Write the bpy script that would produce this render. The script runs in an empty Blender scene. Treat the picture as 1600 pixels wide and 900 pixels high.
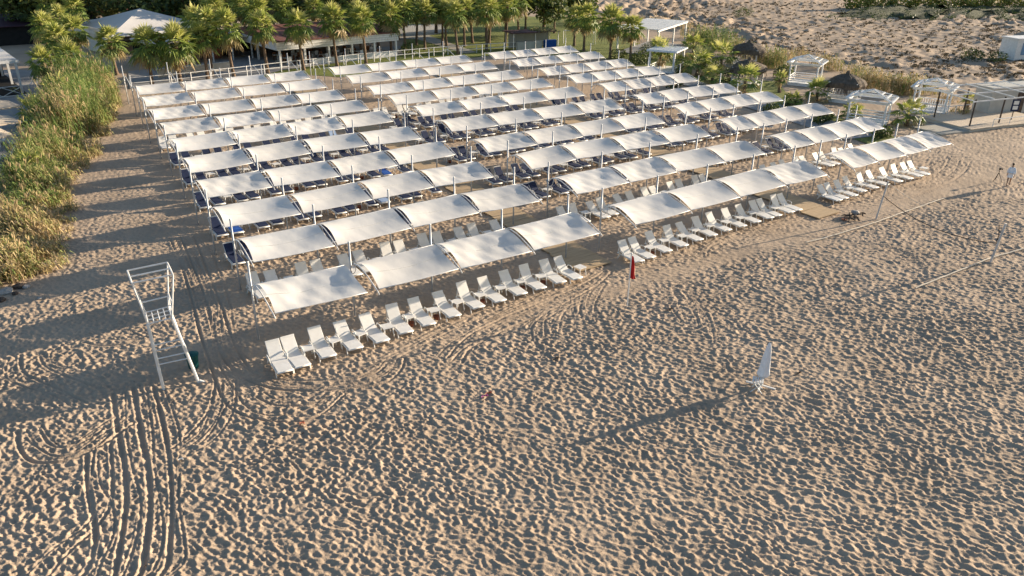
import bpy, bmesh, math, random
import numpy as np
from mathutils import Vector, Matrix

random.seed(7)
rng = np.random.default_rng(11)
SC = bpy.context.scene
COL = SC.collection
R = math.radians

# ------------------------------------------------------------------ camera
CAM = Vector((-7.5715, -27.4153, 14.8625))
FPX, PITCH, ROLL, YAW = 1214.02, 0.436018, 0.014311, -0.615776
FW = Vector((-math.sin(YAW) * math.cos(PITCH), math.cos(YAW) * math.cos(PITCH), -math.sin(PITCH)))
_r = Vector((math.cos(YAW), math.sin(YAW), 0)); _u = _r.cross(FW)
RT = _r * math.cos(ROLL) + _u * math.sin(ROLL)
UP = -_r * math.sin(ROLL) + _u * math.cos(ROLL)
cam_data = bpy.data.cameras.new('camera')
cam_data.sensor_width = 36.0
cam_data.lens = FPX / 1600 * 36
cam_data.clip_start = 0.1
cam_data.clip_end = 6000
cam = bpy.data.objects.new('camera', cam_data)
COL.objects.link(cam)
cam.matrix_world = Matrix(((RT.x, UP.x, -FW.x, CAM.x), (RT.y, UP.y, -FW.y, CAM.y), (RT.z, UP.z, -FW.z, CAM.z), (0, 0, 0, 1)))
SC.camera = cam

# ------------------------------------------------------------------ light
SUN_EL = R(11.6)
SUN_AZ = math.atan2(1.0, -0.137)          # clockwise from +Y
TO_SUN = Vector((math.sin(SUN_AZ) * math.cos(SUN_EL), math.cos(SUN_AZ) * math.cos(SUN_EL), math.sin(SUN_EL)))
world = bpy.data.worlds.new('World')
SC.world = world
world.use_nodes = True
wn = world.node_tree
sky = wn.nodes.new('ShaderNodeTexSky')
sky.sky_type = 'NISHITA'
sky.sun_disc = False
sky.sun_elevation = SUN_EL
sky.sun_rotation = SUN_AZ
sky.air_density = 1.0
sky.dust_density = 1.1
sky.ozone_density = 2.0
bg = wn.nodes['Background']
bg.inputs['Strength'].default_value = 0.085
wn.links.new(sky.outputs['Color'], bg.inputs['Color'])
sun_data = bpy.data.lights.new('sun', 'SUN')
sun_data.energy = 5.0
sun_data.angle = R(0.5)
sun_data.color = (1.0, 0.835, 0.63)
sun = bpy.data.objects.new('sun', sun_data)
COL.objects.link(sun)
sun.rotation_euler = (-TO_SUN).to_track_quat('-Z', 'Y').to_euler()
SC.view_settings.view_transform = 'Standard'
SC.view_settings.look = 'None'
SC.view_settings.exposure = 1.24
SC.view_settings.gamma = 1.0
SC.cycles.max_bounces = 6
SC.cycles.transparent_max_bounces = 4


# ------------------------------------------------------------------ helpers
def at(px, py, z=0.0):
    """the point at height z that the photograph shows at pixel (px, py)"""
    d = FW + RT * ((px - 800) / FPX) + UP * ((450 - py) / FPX)
    return CAM + d * ((z - CAM.z) / d.z)


ORD = ['first', 'second', 'third', 'fourth', 'fifth', 'sixth', 'seventh', 'eighth', 'ninth', 'tenth', 'eleventh', 'twelfth',
       'thirteenth', 'fourteenth', 'fifteenth', 'sixteenth', 'seventeenth', 'eighteenth', 'nineteenth', 'twentieth',
       'twenty-first', 'twenty-second', 'twenty-third', 'twenty-fourth', 'twenty-fifth', 'twenty-sixth', 'twenty-seventh', 'twenty-eighth',
       'twenty-ninth', 'thirtieth', 'thirty-first', 'thirty-second', 'thirty-third', 'thirty-fourth', 'thirty-fifth', 'thirty-sixth', 'thirty-seventh', 'thirty-eighth']


class MB:
    """collects shapes into one mesh"""
    def __init__(self):
        self.v, self.f, self.t = [], [], []

    def add(self, vs, fs, tint=0.5):
        o = len(self.v)
        self.v.extend([tuple(p) for p in vs])
        self.f.extend([tuple(i + o for i in q) for q in fs])
        self.t.extend([tint] * len(vs))
        return self

    def box(self, c, s, rz=0.0, rx=0.0, ry=0.0, tint=0.5):
        hx, hy, hz = s[0] / 2, s[1] / 2, s[2] / 2
        m = Matrix.Rotation(rz, 3, 'Z') @ Matrix.Rotation(ry, 3, 'Y') @ Matrix.Rotation(rx, 3, 'X')
        c = Vector(c)
        vs = [c + m @ Vector((x * hx, y * hy, z * hz)) for z in (-1, 1) for y in (-1, 1) for x in (-1, 1)]
        return self.add(vs, [(0, 2, 3, 1), (4, 5, 7, 6), (0, 1, 5, 4), (2, 6, 7, 3), (0, 4, 6, 2), (1, 3, 7, 5)], tint)

    def bar(self, a, b, w, h=None, tint=0.5):
        """a rectangular bar from a to b"""
        a, b = Vector(a), Vector(b)
        h = h or w
        d = (b - a).normalized()
        s = d.cross(Vector((0, 0, 1)))
        s = Vector((1, 0, 0)) if s.length < 1e-4 else s.normalized()
        u = s.cross(d)
        vs = [p + s * (x * w / 2) + u * (y * h / 2) for p in (a, b) for x, y in ((-1, -1), (1, -1), (1, 1), (-1, 1))]
        return self.add(vs, [(0, 1, 2, 3), (7, 6, 5, 4), (0, 4, 5, 1), (1, 5, 6, 2), (2, 6, 7, 3), (3, 7, 4, 0)], tint)

    def tube(self, pts, r, n=6, cap=True, tint=0.5):
        pts = [Vector(p) for p in pts]
        rs = r if isinstance(r, (list, tuple)) else [r] * len(pts)
        rings = []
        ref = None
        for i, p in enumerate(pts):
            d = (pts[min(i + 1, len(pts) - 1)] - pts[max(i - 1, 0)]).normalized()
            if ref is None:
                ref = Vector((0, 0, 1)) if abs(d.z) < 0.9 else Vector((1, 0, 0))
            s = d.cross(ref).normalized()
            u = s.cross(d).normalized()
            ref = u
            rings.append([p + (s * math.cos(2 * math.pi * k / n) + u * math.sin(2 * math.pi * k / n)) * rs[i] for k in range(n)])
        vs = [q for ring in rings for q in ring]
        fs = []
        for i in range(len(pts) - 1):
            for k in range(n):
                a, b = i * n + k, i * n + (k + 1) % n
                fs.append((a, a + n, b + n, b))
        if cap:
            fs.append(tuple(range(n)))
            fs.append(tuple((len(pts) - 1) * n + k for k in reversed(range(n))))
        return self.add(vs, fs, tint)

    def lathe(self, prof, n=16, tint=0.5):
        vs = [(r * math.cos(2 * math.pi * k / n), r * math.sin(2 * math.pi * k / n), z) for r, z in prof for k in range(n)]
        fs = []
        for i in range(len(prof) - 1):
            for k in range(n):
                a, b = i * n + k, i * n + (k + 1) % n
                fs.append((a, b, b + n, a + n))
        return self.add(vs, fs, tint)

    def grid(self, fn, nu, nv, tint=0.5):
        vs = [fn(i / nu, j / nv) for j in range(nv + 1) for i in range(nu + 1)]
        fs = [(j * (nu + 1) + i, j * (nu + 1) + i + 1, (j + 1) * (nu + 1) + i + 1, (j + 1) * (nu + 1) + i) for j in range(nv) for i in range(nu)]
        return self.add(vs, fs, tint)

    def mesh(self, name, mat, smooth=False):
        me = bpy.data.meshes.new(name)
        me.from_pydata(self.v, [], self.f)
        if smooth:
            me.polygons.foreach_set('use_smooth', [True] * len(me.polygons))
        at_ = me.attributes.new('tint', 'FLOAT', 'POINT')
        at_.data.foreach_set('value', self.t)
        me.materials.append(mat)
        me.update()
        return me

    def build(self, name, mat, parent=None, smooth=False):
        return obj(name, self.mesh(name, mat, smooth), parent)


def obj(name, me, parent=None, loc=None, rz=None):
    o = bpy.data.objects.new(name, me)
    COL.objects.link(o)
    if parent is not None:
        o.parent = parent
    if loc is not None:
        o.location = loc
    if rz is not None:
        o.rotation_euler = (0, 0, rz)
    return o


def tag(o, label, cat, group=None, kind=None):
    if label:
        o['label'] = label
    if cat:
        o['category'] = cat
    if group:
        o['group'] = group
    if kind:
        o['kind'] = kind
    return o


def thing(name, label, cat, loc=(0, 0, 0), rz=0.0, group=None):
    o = bpy.data.objects.new(name, None)
    o.empty_display_size = 0.2
    COL.objects.link(o)
    o.location = loc
    o.rotation_euler = (0, 0, rz)
    return tag(o, label, cat, group)


def structure(o):
    o['kind'] = 'structure'
    return o


def copy_tree(o, parent=None):
    c = o.copy()
    COL.objects.link(c)
    if parent is not None:
        c.parent = parent
    for ch in list(o.children):
        copy_tree(ch, c)
    return c


# ------------------------------------------------------------------ materials
def mat(name, col, rough=0.6, var=0.0, scale=5.0, bump=0.0, bscale=None, tint=None, col2=None, trans=0.0, metal=0.0, spec=0.3, stretch=None, detail=4.0):
    """principled surface: colour mottled by noise (col -> col2), optional tint attribute ramp, optional fine relief"""
    m = bpy.data.materials.new(name)
    m.use_nodes = True
    nt = m.node_tree
    L = nt.links
    b = nt.nodes['Principled BSDF']
    b.inputs['Roughness'].default_value = rough
    b.inputs['Metallic'].default_value = metal
    b.inputs['Specular IOR Level'].default_value = spec
    tc = nt.nodes.new('ShaderNodeTexCoord')
    src = tc.outputs['Object']
    if stretch:
        mp = nt.nodes.new('ShaderNodeMapping')
        mp.inputs['Scale'].default_value = stretch
        L.new(src, mp.inputs['Vector'])
        src = mp.outputs['Vector']
    c2 = col2 or tuple(max(0, c * (1 - var)) for c in col)
    ns = nt.nodes.new('ShaderNodeTexNoise')
    ns.inputs['Scale'].default_value = scale
    ns.inputs['Detail'].default_value = detail
    L.new(src, ns.inputs['Vector'])
    ramp = nt.nodes.new('ShaderNodeValToRGB')
    ramp.color_ramp.elements[0].position = 0.32
    ramp.color_ramp.elements[1].position = 0.68
    ramp.color_ramp.elements[0].color = (*c2, 1)
    ramp.color_ramp.elements[1].color = (*col, 1)
    L.new(ns.outputs['Fac'], ramp.inputs['Fac'])
    out = ramp.outputs['Color']
    if tint:
        an = nt.nodes.new('ShaderNodeAttribute')
        an.attribute_name = 'tint'
        tr = nt.nodes.new('ShaderNodeValToRGB')
        el = tr.color_ramp.elements
        while len(el) < len(tint):
            el.new(0.5)
        for e, (p, c) in zip(el, tint):
            e.position = p
            e.color = (*c, 1)
        L.new(an.outputs['Fac'], tr.inputs['Fac'])
        mx = nt.nodes.new('ShaderNodeMix')
        mx.data_type = 'RGBA'
        mx.blend_type = 'MULTIPLY'
        mx.inputs['Factor'].default_value = 1.0
        L.new(tr.outputs['Color'], mx.inputs['A'])
        L.new(out, mx.inputs['B'])
        out = mx.outputs['Result']
    L.new(out, b.inputs['Base Color'])
    if bump:
        bn = nt.nodes.new('ShaderNodeTexNoise')
        bn.inputs['Scale'].default_value = bscale or scale * 4
        bn.inputs['Detail'].default_value = 5
        L.new(src, bn.inputs['Vector'])
        bp = nt.nodes.new('ShaderNodeBump')
        bp.inputs['Strength'].default_value = 1.0
        bp.inputs['Distance'].default_value = bump
        L.new(bn.outputs['Fac'], bp.inputs['Height'])
        L.new(bp.outputs['Normal'], b.inputs['Normal'])
    if trans:
        tl = nt.nodes.new('ShaderNodeBsdfTranslucent')
        L.new(out, tl.inputs['Color'])
        ms = nt.nodes.new('ShaderNodeMixShader')
        ms.inputs['Fac'].default_value = trans
        L.new(b.outputs[0], ms.inputs[1])
        L.new(tl.outputs[0], ms.inputs[2])
        L.new(ms.outputs[0], nt.nodes['Material Output'].inputs['Surface'])
    return m


M = {}
M['sand'] = mat('sand', (0.47, 0.365, 0.268), 0.95, scale=0.35, col2=(0.385, 0.296, 0.215), bump=0.016, bscale=16, spec=0.1, detail=8)
M['fabric'] = mat('canopy_fabric', (0.86, 0.84, 0.80), 0.75, scale=0.9, col2=(0.80, 0.78, 0.735), bump=0.02, bscale=1.6, trans=0.24, spec=0.2, stretch=(1, 0.5, 1))
nt_f = M['fabric'].node_tree
oi = nt_f.nodes.new('ShaderNodeObjectInfo')
rm = nt_f.nodes.new('ShaderNodeMapRange'); rm.inputs['To Min'].default_value = .90; rm.inputs['To Max'].default_value = 1.03
nt_f.links.new(oi.outputs['Random'], rm.inputs['Value'])
vm = nt_f.nodes.new('ShaderNodeVectorMath'); vm.operation = 'SCALE'
rp = next(n_ for n_ in nt_f.nodes if n_.type == 'VALTORGB')
nt_f.links.new(rp.outputs['Color'], vm.inputs[0]); nt_f.links.new(rm.outputs['Result'], vm.inputs['Scale'])
for lk in list(rp.outputs['Color'].links):
    if lk.to_node != vm:
        nt_f.links.new(vm.outputs['Vector'], lk.to_socket)
M['white_steel'] = mat('white_painted_steel', (0.78, 0.78, 0.77), 0.45, scale=3, col2=(0.62, 0.61, 0.59))
M['grey_steel'] = mat('galvanised_steel', (0.55, 0.56, 0.57), 0.45, scale=3, col2=(0.42, 0.43, 0.45), metal=0.2)
M['plastic'] = mat('white_plastic', (0.80, 0.79, 0.76), 0.4, scale=2.5, col2=(0.72, 0.70, 0.66))
M['navy'] = mat('navy_cushion', (0.018, 0.032, 0.085), 0.85, scale=3, col2=(0.012, 0.02, 0.055), bump=0.006, bscale=20)
M['blue'] = mat('blue_towel', (0.02, 0.11, 0.42), 0.9, scale=4, col2=(0.015, 0.07, 0.30), bump=0.01, bscale=18)
M['lightblue'] = mat('pale_blue_towel', (0.35, 0.45, 0.62), 0.9, scale=4, col2=(0.22, 0.32, 0.52), bump=0.01, bscale=18)
M['terracotta'] = mat('terracotta', (0.30, 0.10, 0.055), 0.8, scale=6, col2=(0.20, 0.07, 0.04))
M['board'] = mat('boardwalk_timber', (0.52, 0.385, 0.235), 0.85, scale=2.2, col2=(0.40, 0.29, 0.175), bump=0.004, bscale=24, stretch=(0.4, 3, 1))
M['white_timber'] = mat('white_painted_timber', (0.80, 0.80, 0.79), 0.55, scale=4, col2=(0.68, 0.67, 0.65), bump=0.003, bscale=20)
M['thatch'] = mat('thatch', (0.16, 0.125, 0.095), 0.95, scale=6, col2=(0.085, 0.067, 0.052), bump=0.05, bscale=14, stretch=(1, 1, 0.3))
M['trunk'] = mat('palm_bark', (0.24, 0.17, 0.115), 0.95, scale=4, col2=(0.13, 0.09, 0.065), bump=0.05, bscale=8, stretch=(1, 1, 3))
M['frond'] = mat('palm_frond', (1, 1, 1), 0.5, scale=1.2, col2=(0.8, 0.8, 0.8), trans=0.33,
                 tint=[(0.0, (0.50, 0.36, 0.20)), (0.22, (0.38, 0.31, 0.14)), (0.42, (0.13, 0.20, 0.05)), (0.66, (0.26, 0.33, 0.07)), (0.85, (0.46, 0.47, 0.12)), (1.0, (0.62, 0.58, 0.24))])
M['reed'] = mat('reed_leaf', (1, 1, 1), 0.7, scale=0.6, col2=(0.72, 0.72, 0.72), trans=0.25,
                tint=[(0.0, (0.09, 0.165, 0.045)), (0.35, (0.21, 0.30, 0.075)), (0.6, (0.38, 0.37, 0.14)), (0.8, (0.55, 0.43, 0.21)), (1.0, (0.62, 0.47, 0.28))])
M['leaf'] = mat('shrub_leaf', (1, 1, 1), 0.6, scale=0.8, col2=(0.7, 0.7, 0.7), trans=0.2,
                tint=[(0.0, (0.03, 0.055, 0.02)), (0.5, (0.085, 0.125, 0.035)), (1.0, (0.23, 0.24, 0.055))])
M['scrub'] = mat('dry_scrub', (0.15, 0.115, 0.07), 0.9, scale=.5, col2=(0.08, 0.07, 0.045), trans=.15)
M['hedge'] = mat('hedge_leaf', (1, 1, 1), 0.6, scale=.8, col2=(.75, .75, .75), trans=.25, tint=[(0, (.10, .14, .03)), (.5, (.20, .235, .05)), (1, (.38, .36, .09))])
M['verge_shade'] = mat('shade_toned_verge', (0.10, 0.105, 0.05), 0.95, scale=.6, col2=(0.055, 0.065, 0.03), bump=.15, bscale=3)  # rough green bank, its colour darkened to hold the shade below the hedge
M['lawn'] = mat('lawn', (0.20, 0.215, 0.045), 0.9, scale=0.5, col2=(0.13, 0.16, 0.035), bump=0.05, bscale=14)
M['paving'] = mat('grey_paving', (0.33, 0.32, 0.31), 0.85, scale=0.9, col2=(0.26, 0.255, 0.25), bump=0.004, bscale=10)
M['path'] = mat('pale_path', (0.42, 0.39, 0.33), 0.9, scale=0.9, col2=(0.36, 0.33, 0.28), bump=0.01, bscale=10)
M['red_roof'] = mat('red_brown_roof', (0.21, 0.085, 0.065), 0.8, scale=2.0, col2=(0.16, 0.065, 0.052), bump=0.02, bscale=6)
M['maroon'] = mat('maroon_roof', (0.055, 0.022, 0.035), 0.7, scale=1.5, col2=(0.04, 0.018, 0.03))
M['wall'] = mat('pale_render', (0.62, 0.57, 0.49), 0.85, scale=1.5, col2=(0.54, 0.49, 0.42))
M['grey_wall'] = mat('grey_render', (0.46, 0.46, 0.43), 0.85, scale=1.5, col2=(0.39, 0.39, 0.37))
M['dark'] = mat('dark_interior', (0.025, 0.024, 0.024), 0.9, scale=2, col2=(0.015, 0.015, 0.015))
M['tent'] = mat('marquee_canvas', (0.74, 0.71, 0.67), 0.7, scale=0.5, col2=(0.66, 0.63, 0.59), trans=0.15)
M['beige'] = mat('beige_canvas', (0.66, 0.56, 0.44), 0.8, scale=1.5, col2=(0.58, 0.48, 0.37), trans=0.15)
M['red'] = mat('red_flag_cloth', (0.55, 0.02, 0.02), 0.8, scale=5, col2=(0.42, 0.015, 0.015), bump=0.01)
M['black'] = mat('black_cloth', (0.012, 0.012, 0.014), 0.8, scale=8, col2=(0.008, 0.008, 0.01))
M['rope'] = mat('white_rope', (0.70, 0.64, 0.55), 0.9, scale=9, col2=(0.55, 0.48, 0.38))
M['skin'] = mat('skin', (0.33, 0.19, 0.125), 0.6, scale=8, col2=(0.29, 0.16, 0.105))
M['hair'] = mat('hair', (0.012, 0.01, 0.009), 0.7, scale=20, col2=(0.008, 0.007, 0.006))
M['shirt'] = mat('white_cotton', (0.80, 0.81, 0.84), 0.85, scale=6, col2=(0.70, 0.71, 0.75), bump=0.01)
M['driftwood'] = mat('driftwood', (0.12, 0.09, 0.07), 0.95, scale=8, col2=(0.05, 0.04, 0.035), bump=0.02)
M['stone'] = mat('pale_stone', (0.42, 0.39, 0.36), 0.9, scale=7, col2=(0.30, 0.28, 0.26), bump=0.02)
M['green_plastic'] = mat('green_plastic', (0.01, 0.09, 0.085), 0.5, scale=4, col2=(0.008, 0.06, 0.06))
M['glass_blue'] = mat('pool_cover', (0.16, 0.30, 0.45), 0.4, scale=1.0, col2=(0.12, 0.24, 0.38))
M['soil'] = mat('bare_soil', (0.27, 0.17, 0.12), 0.95, scale=0.4, col2=(0.20, 0.13, 0.09), bump=0.05, bscale=3)
M['pink'] = mat('pink_plastic', (0.55, 0.12, 0.35), 0.5, scale=5, col2=(0.45, 0.1, 0.3))
M['orange'] = mat('orange_plastic', (0.60, 0.22, 0.12), 0.5, scale=5, col2=(0.5, 0.18, 0.1))


# ------------------------------------------------------------------ sand: a real heightfield
TBL = rng.random((512, 512)).astype(np.float32)
TBX = rng.random((512, 512)).astype(np.float32)
TBY = rng.random((512, 512)).astype(np.float32)


def vnoise(x, y, seed=0):
    xi = np.floor(x).astype(np.int32); yi = np.floor(y).astype(np.int32)
    fx = (x - xi).astype(np.float32); fy = (y - yi).astype(np.float32)
    fx = fx * fx * (3 - 2 * fx); fy = fy * fy * (3 - 2 * fy)
    a = xi + seed * 37; b = yi + seed * 91
    g = lambda i, j: TBL[(a + i) & 511, (b + j) & 511]
    return (g(0, 0) * (1 - fx) + g(1, 0) * fx) * (1 - fy) + (g(0, 1) * (1 - fx) + g(1, 1) * fx) * fy


def fbm(x, y, oct=4, seed=0):
    s = 0; a = 0.5
    for k in range(oct):
        s = s + a * vnoise(x * 2 ** k, y * 2 ** k, seed + k)
        a *= 0.5
    return s


def worley(x, y, seed=0):
    xi = np.floor(x).astype(np.int32); yi = np.floor(y).astype(np.int32)
    d1 = np.full(x.shape, 9.0, np.float32); rid = np.zeros(x.shape, np.float32)
    for i in (-1, 0, 1):
        for j in (-1, 0, 1):
            a = (xi + i + seed * 53) & 511; b = (yi + j + seed * 17) & 511
            dx = (xi + i + 0.1 + 0.8 * TBX[a, b] - x); dy = (yi + j + 0.1 + 0.8 * TBY[a, b] - y)
            d = (dx * dx + dy * dy).astype(np.float32)
            m = d < d1
            d1 = np.where(m, d, d1); rid = np.where(m, TBL[a, b], rid)
    return np.sqrt(d1), rid


def sstep(a, b, x):
    t = np.clip((x - a) / (b - a), 0, 1)
    return t * t * (3 - 2 * t)


def dune_mask(X, Y):
    return sstep(0, 9, X - (67 + 0.27 * Y))


def dune_h(X, Y):
    big = fbm(X * .06, Y * .06, 3, 41)
    hum = fbm(X * .5, Y * .5, 3, 51) * (.55 + .9 * vnoise(X * .05, Y * .05, 57))
    fine = fbm(X * 1.1, Y * 1.1, 2, 61)
    return dune_mask(X, Y) * ((big - .45) * 1.2 + np.clip(hum - .43, 0, 1) * 2.0 + (fine - .4) * .42)


def dz(x, y):
    return float(dune_h(np.array([[x]], np.float32), np.array([[y]], np.float32))[0, 0])


TRACKS = [  # pixel polylines of wheel ruts, width m, depth m
    ([(240, 605), (257, 675), (265, 730), (268, 790), (265, 850), (262, 880), (250, 900)], .20, .085),
    ([(208, 605), (219, 675), (230, 730), (234, 790), (228, 850), (222, 890), (212, 905)], .24, .095),
    ([(176, 615), (184, 675), (194, 730), (196, 790), (188, 850), (178, 905)], .22, .095),
    ([(172, 690), (175, 750), (172, 790), (150, 825), (110, 860), (75, 900)], .16, .07),
    ([(135, 712), (136, 760), (144, 800), (149, 840), (140, 880), (125, 905)], .22, .085),
    ([(27, 675), (30, 700), (48, 720), (90, 722), (130, 710), (165, 692), (210, 660)], .20, .08),
    ([(64, 675), (75, 692), (100, 700), (130, 690), (160, 672)], .16, .07),
    ([(304, 487), (312, 520), (325, 560), (335, 590), (347, 622), (365, 642), (400, 655), (450, 660), (500, 648), (540, 615)], .17, .08),
    ([(325, 482), (333, 515), (345, 555), (370, 583), (400, 600), (450, 610), (540, 608), (600, 598), (625, 580), (633, 560)], .18, .08),
    ([(349, 488), (362, 530), (385, 570), (400, 585), (450, 594), (540, 593), (590, 582), (606, 565)], .16, .07),
    ([(400, 620), (430, 633), (480, 632), (530, 612), (580, 600)], .15, .06),
    ([(337, 598), (327, 640), (300, 675), (270, 700)], .17, .075),
    ([(357, 628), (332, 672), (310, 695)], .13, .06),
    ([(130, 535), (160, 540), (200, 537), (230, 530)], .15, .05), ([(205, 518), (222, 526), (240, 528)], .14, .05),
    ([(32, 555), (35, 580), (60, 595), (100, 612), (135, 630)], .2, .06), ([(62, 557), (70, 572), (100, 587), (145, 603)], .18, .06),
    ([(265, 372), (285, 420), (304, 487)], .16, .06), ([(282, 371), (305, 425), (325, 482)], .16, .06), ([(303, 370), (322, 418), (349, 488)], .16, .06),
    ([(700, 560), (715, 540), (740, 520), (790, 495), (850, 470), (900, 450), (945, 424)], .16, .07),
    ([(722, 567), (735, 545), (770, 525), (800, 510), (870, 480), (930, 448), (955, 426)], .16, .07),
    ([(560, 590), (640, 550), (720, 510), (800, 475), (880, 440)], .14, .045), ([(600, 560), (680, 520), (760, 482), (850, 450)], .14, .04),
    ([(760, 505), (820, 478), (880, 452), (925, 428)], .14, .045), ([(745, 520), (810, 492), (870, 465)], .14, .045),
    ([(832, 530), (831, 512), (840, 500), (860, 485)], .15, .06), ([(852, 525), (851, 505), (857, 490)], .15, .06), ([(873, 518), (878, 495), (890, 478)], .15, .06),
    ([(912, 505), (906, 485), (910, 465)], .15, .06), ([(932, 502), (929, 480), (937, 460), (945, 445)], .15, .06),
    ([(1020, 440), (1040, 465), (1055, 490), (1065, 502)], .15, .05), ([(1050, 446), (1072, 470), (1088, 495), (1092, 512)], .15, .05),
    ([(1078, 462), (1100, 485), (1112, 508), (1116, 535)], .15, .05),
    ([(1105, 400), (1108, 388), (1120, 380), (1150, 370), (1200, 361), (1260, 340)], .2, .06),
    ([(1483, 247), (1475, 262), (1455, 275), (1420, 288), (1370, 305)], .22, .07), ([(1500, 250), (1492, 266), (1470, 280), (1430, 296)], .2, .07),
    ([(1517, 252), (1506, 270), (1480, 286), (1430, 305), (1380, 322)], .22, .07),
    ([(1005, 445), (960, 455), (905, 470), (850, 500)], .14, .05),
]


def build_sand():
    fx, fy = math.sin(-YAW), math.cos(-YAW)     # heading on the ground
    v = [9.0]
    while v[-1] < 46:
        v.append(v[-1] + 0.00165 * (v[-1] + 2))
    while v[-1] < 72:
        v.append(v[-1] + 0.17)
    while v[-1] < 150:
        v.append(v[-1] + 0.5)
    while v[-1] < 420:
        v.append(v[-1] * 1.015)
    v = np.array(v, np.float64)
    NT = 940
    t = np.linspace(-1, 1, NT)
    V, T = np.meshgrid(v, t, indexing='ij')
    U = T * ((V * 0.906 + 6.3) * 0.72 + 1.0)
    X = CAM.x + V * fx + U * fy
    Y = CAM.y + V * fy - U * fx
    Xf, Yf = X.astype(np.float32), Y.astype(np.float32)
    # broad undulation, footprints, fine grit
    dm = dune_mask(Xf, Yf)
    flat = sstep(56, 62, Yf - 0.08 * Xf) * (1 - dm)
    near = 1 - sstep(60, 95, V.astype(np.float32))
    wx = (fbm(Xf * .9, Yf * .9, 2, 3) - .5) * .5; wy = (fbm(Xf * .9, Yf * .9, 2, 9) - .5) * .5
    ang = 0.35
    a = (Xf * math.cos(ang) + Yf * math.sin(ang)) + wx; b = (-Xf * math.sin(ang) + Yf * math.cos(ang)) + wy
    d1, id1 = worley(a / .185, b / .265, 1)
    d2, id2 = worley((a + 3.7) / .14, (b - 1.3) / .18, 5)
    side = sstep(2, 22, Xf - .5 * Yf - 6)               # the right hand sand is trodden all over, the left keeps flat tops
    patch = sstep(.35, .65, fbm(Xf * .35 + 9, Yf * .35, 2, 71))
    cl = .60 + .16 * side + .08 * patch
    p1 = np.clip(d1 / cl, 0, 1) ** 1.55 * (.5 + .75 * id1)
    p2 = np.clip(d2 / (cl * 1.02), 0, 1) ** 1.5 * (.3 + .8 * id2)
    amp = .62 + .75 * fbm(Xf * .22, Yf * .22, 3, 21)
    calm = np.ones_like(Xf)
    # trodden lane in front of the nearest loungers, and the smoother lane by the walkway end
    lane = np.exp(-((Yf - (-3.9 - .015 * Xf)) / .75) ** 2)
    calm *= 1 - .68 * lane * sstep(6, 12, Xf)
    calm *= 1 - .6 * np.exp(-(((Xf - 40) / 11) ** 2 + ((Yf + 4.0) / 1.2) ** 2))
    soft = fbm(Xf * .13 + 5, Yf * .13, 2, 33)
    calm *= .60 + .68 * soft
    leftlane = 1 - .45 * sstep(6, 12, Yf) * sstep(3, -1, Xf - .12 * Yf)
    h = leftlane * (p1 * (.068 + .026 * side) + p2 * (.036 + .01 * side) - .046 - .014 * side) * amp * calm * near * (1 - flat) * (1 - .75 * dm)
    h += (fbm(Xf * .45, Yf * .45, 3, 13) - .45) * .07 * (1 - flat)
    h += (fbm(Xf * 6, Yf * 6, 3, 17) - .45) * .03 * near * (1 - flat)
    # wheel ruts
    runs = [([at(*q) for q in poly], w, dep) for poly, w, dep in TRACKS]
    for n_, (P, w, dep) in enumerate(list(runs)):          # fainter passes of the same wheels beside the fresh ruts
        for off in (((-.44,), (.4,), (.36, .8))[n_ % 3] if 3 <= n_ <= 19 else (.3,)):
            Q = []
            for i, p in enumerate(P):
                a_, b_ = P[max(i - 1, 0)], P[min(i + 1, len(P) - 1)]
                d_ = Vector((b_.x - a_.x, b_.y - a_.y, 0)).normalized()
                Q.append(p + Vector((-d_.y, d_.x, 0)) * (off + .12 * math.sin(i * 1.7 + n_)))
            runs.append((Q, .12, .034))
    for P, w, dep in runs:
        # smooth the polyline
        Q = []
        for i in range(len(P) - 1):
            p0 = P[max(i - 1, 0)]; p1_, p2_ = P[i], P[i + 1]; p3 = P[min(i + 2, len(P) - 1)]
            for k in range(5):
                s = k / 5
                Q.append(.5 * ((2 * p1_) + (p2_ - p0) * s + (2 * p0 - 5 * p1_ + 4 * p2_ - p3) * s * s + (3 * p1_ - p0 - 3 * p2_ + p3) * s ** 3))
        Q.append(P[-1])
        xs = [q.x for q in Q]; ys = [q.y for q in Q]
        sel = np.where((Xf > min(xs) - .8) & (Xf < max(xs) + .8) & (Yf > min(ys) - .8) & (Yf < max(ys) + .8))
        gx, gy = Xf[sel], Yf[sel]
        if not len(gx):
            continue
        dmin = np.full(gx.shape, 9.0, np.float32)
        for q0, q1 in zip(Q[:-1], Q[1:]):
            ex, ey = q1.x - q0.x, q1.y - q0.y
            ll = ex * ex + ey * ey + 1e-9
            s = np.clip(((gx - q0.x) * ex + (gy - q0.y) * ey) / ll, 0, 1)
            dmin = np.minimum(dmin, np.hypot(gx - q0.x - s * ex, gy - q0.y - s * ey))
        k = dmin / (w * .36 * (.8 + .5 * vnoise(gx * 1.3, gy * 1.3, 81)))
        wear = .55 + .75 * vnoise(gx * .9, gy * .9, 83)
        m = np.exp(-(k / 1.25) ** 4)
        rut = (-dep * .62 * np.exp(-(k / .75) ** 4) + .026 * np.exp(-((k - 1.25) / .4) ** 2)) * wear + (fbm(gx * 7, gy * 7, 2, 85) - .4) * .018 * m
        h[sel] = h[sel] * (1 - .80 * m) + rut
    # dunes beyond the reeds
    h += dune_h(Xf, Yf)
    Z = h
    n0, n1 = X.shape
    me = bpy.data.meshes.new('sand')
    co = np.stack([X, Y, Z], -1).reshape(-1, 3).astype(np.float32)
    me.vertices.add(len(co)); me.vertices.foreach_set('co', co.ravel())
    idx = np.arange(n0 * n1, dtype=np.int32).reshape(n0, n1)
    q = np.stack([idx[:-1, :-1], idx[:-1, 1:], idx[1:, 1:], idx[1:, :-1]], -1).reshape(-1, 4)
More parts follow.
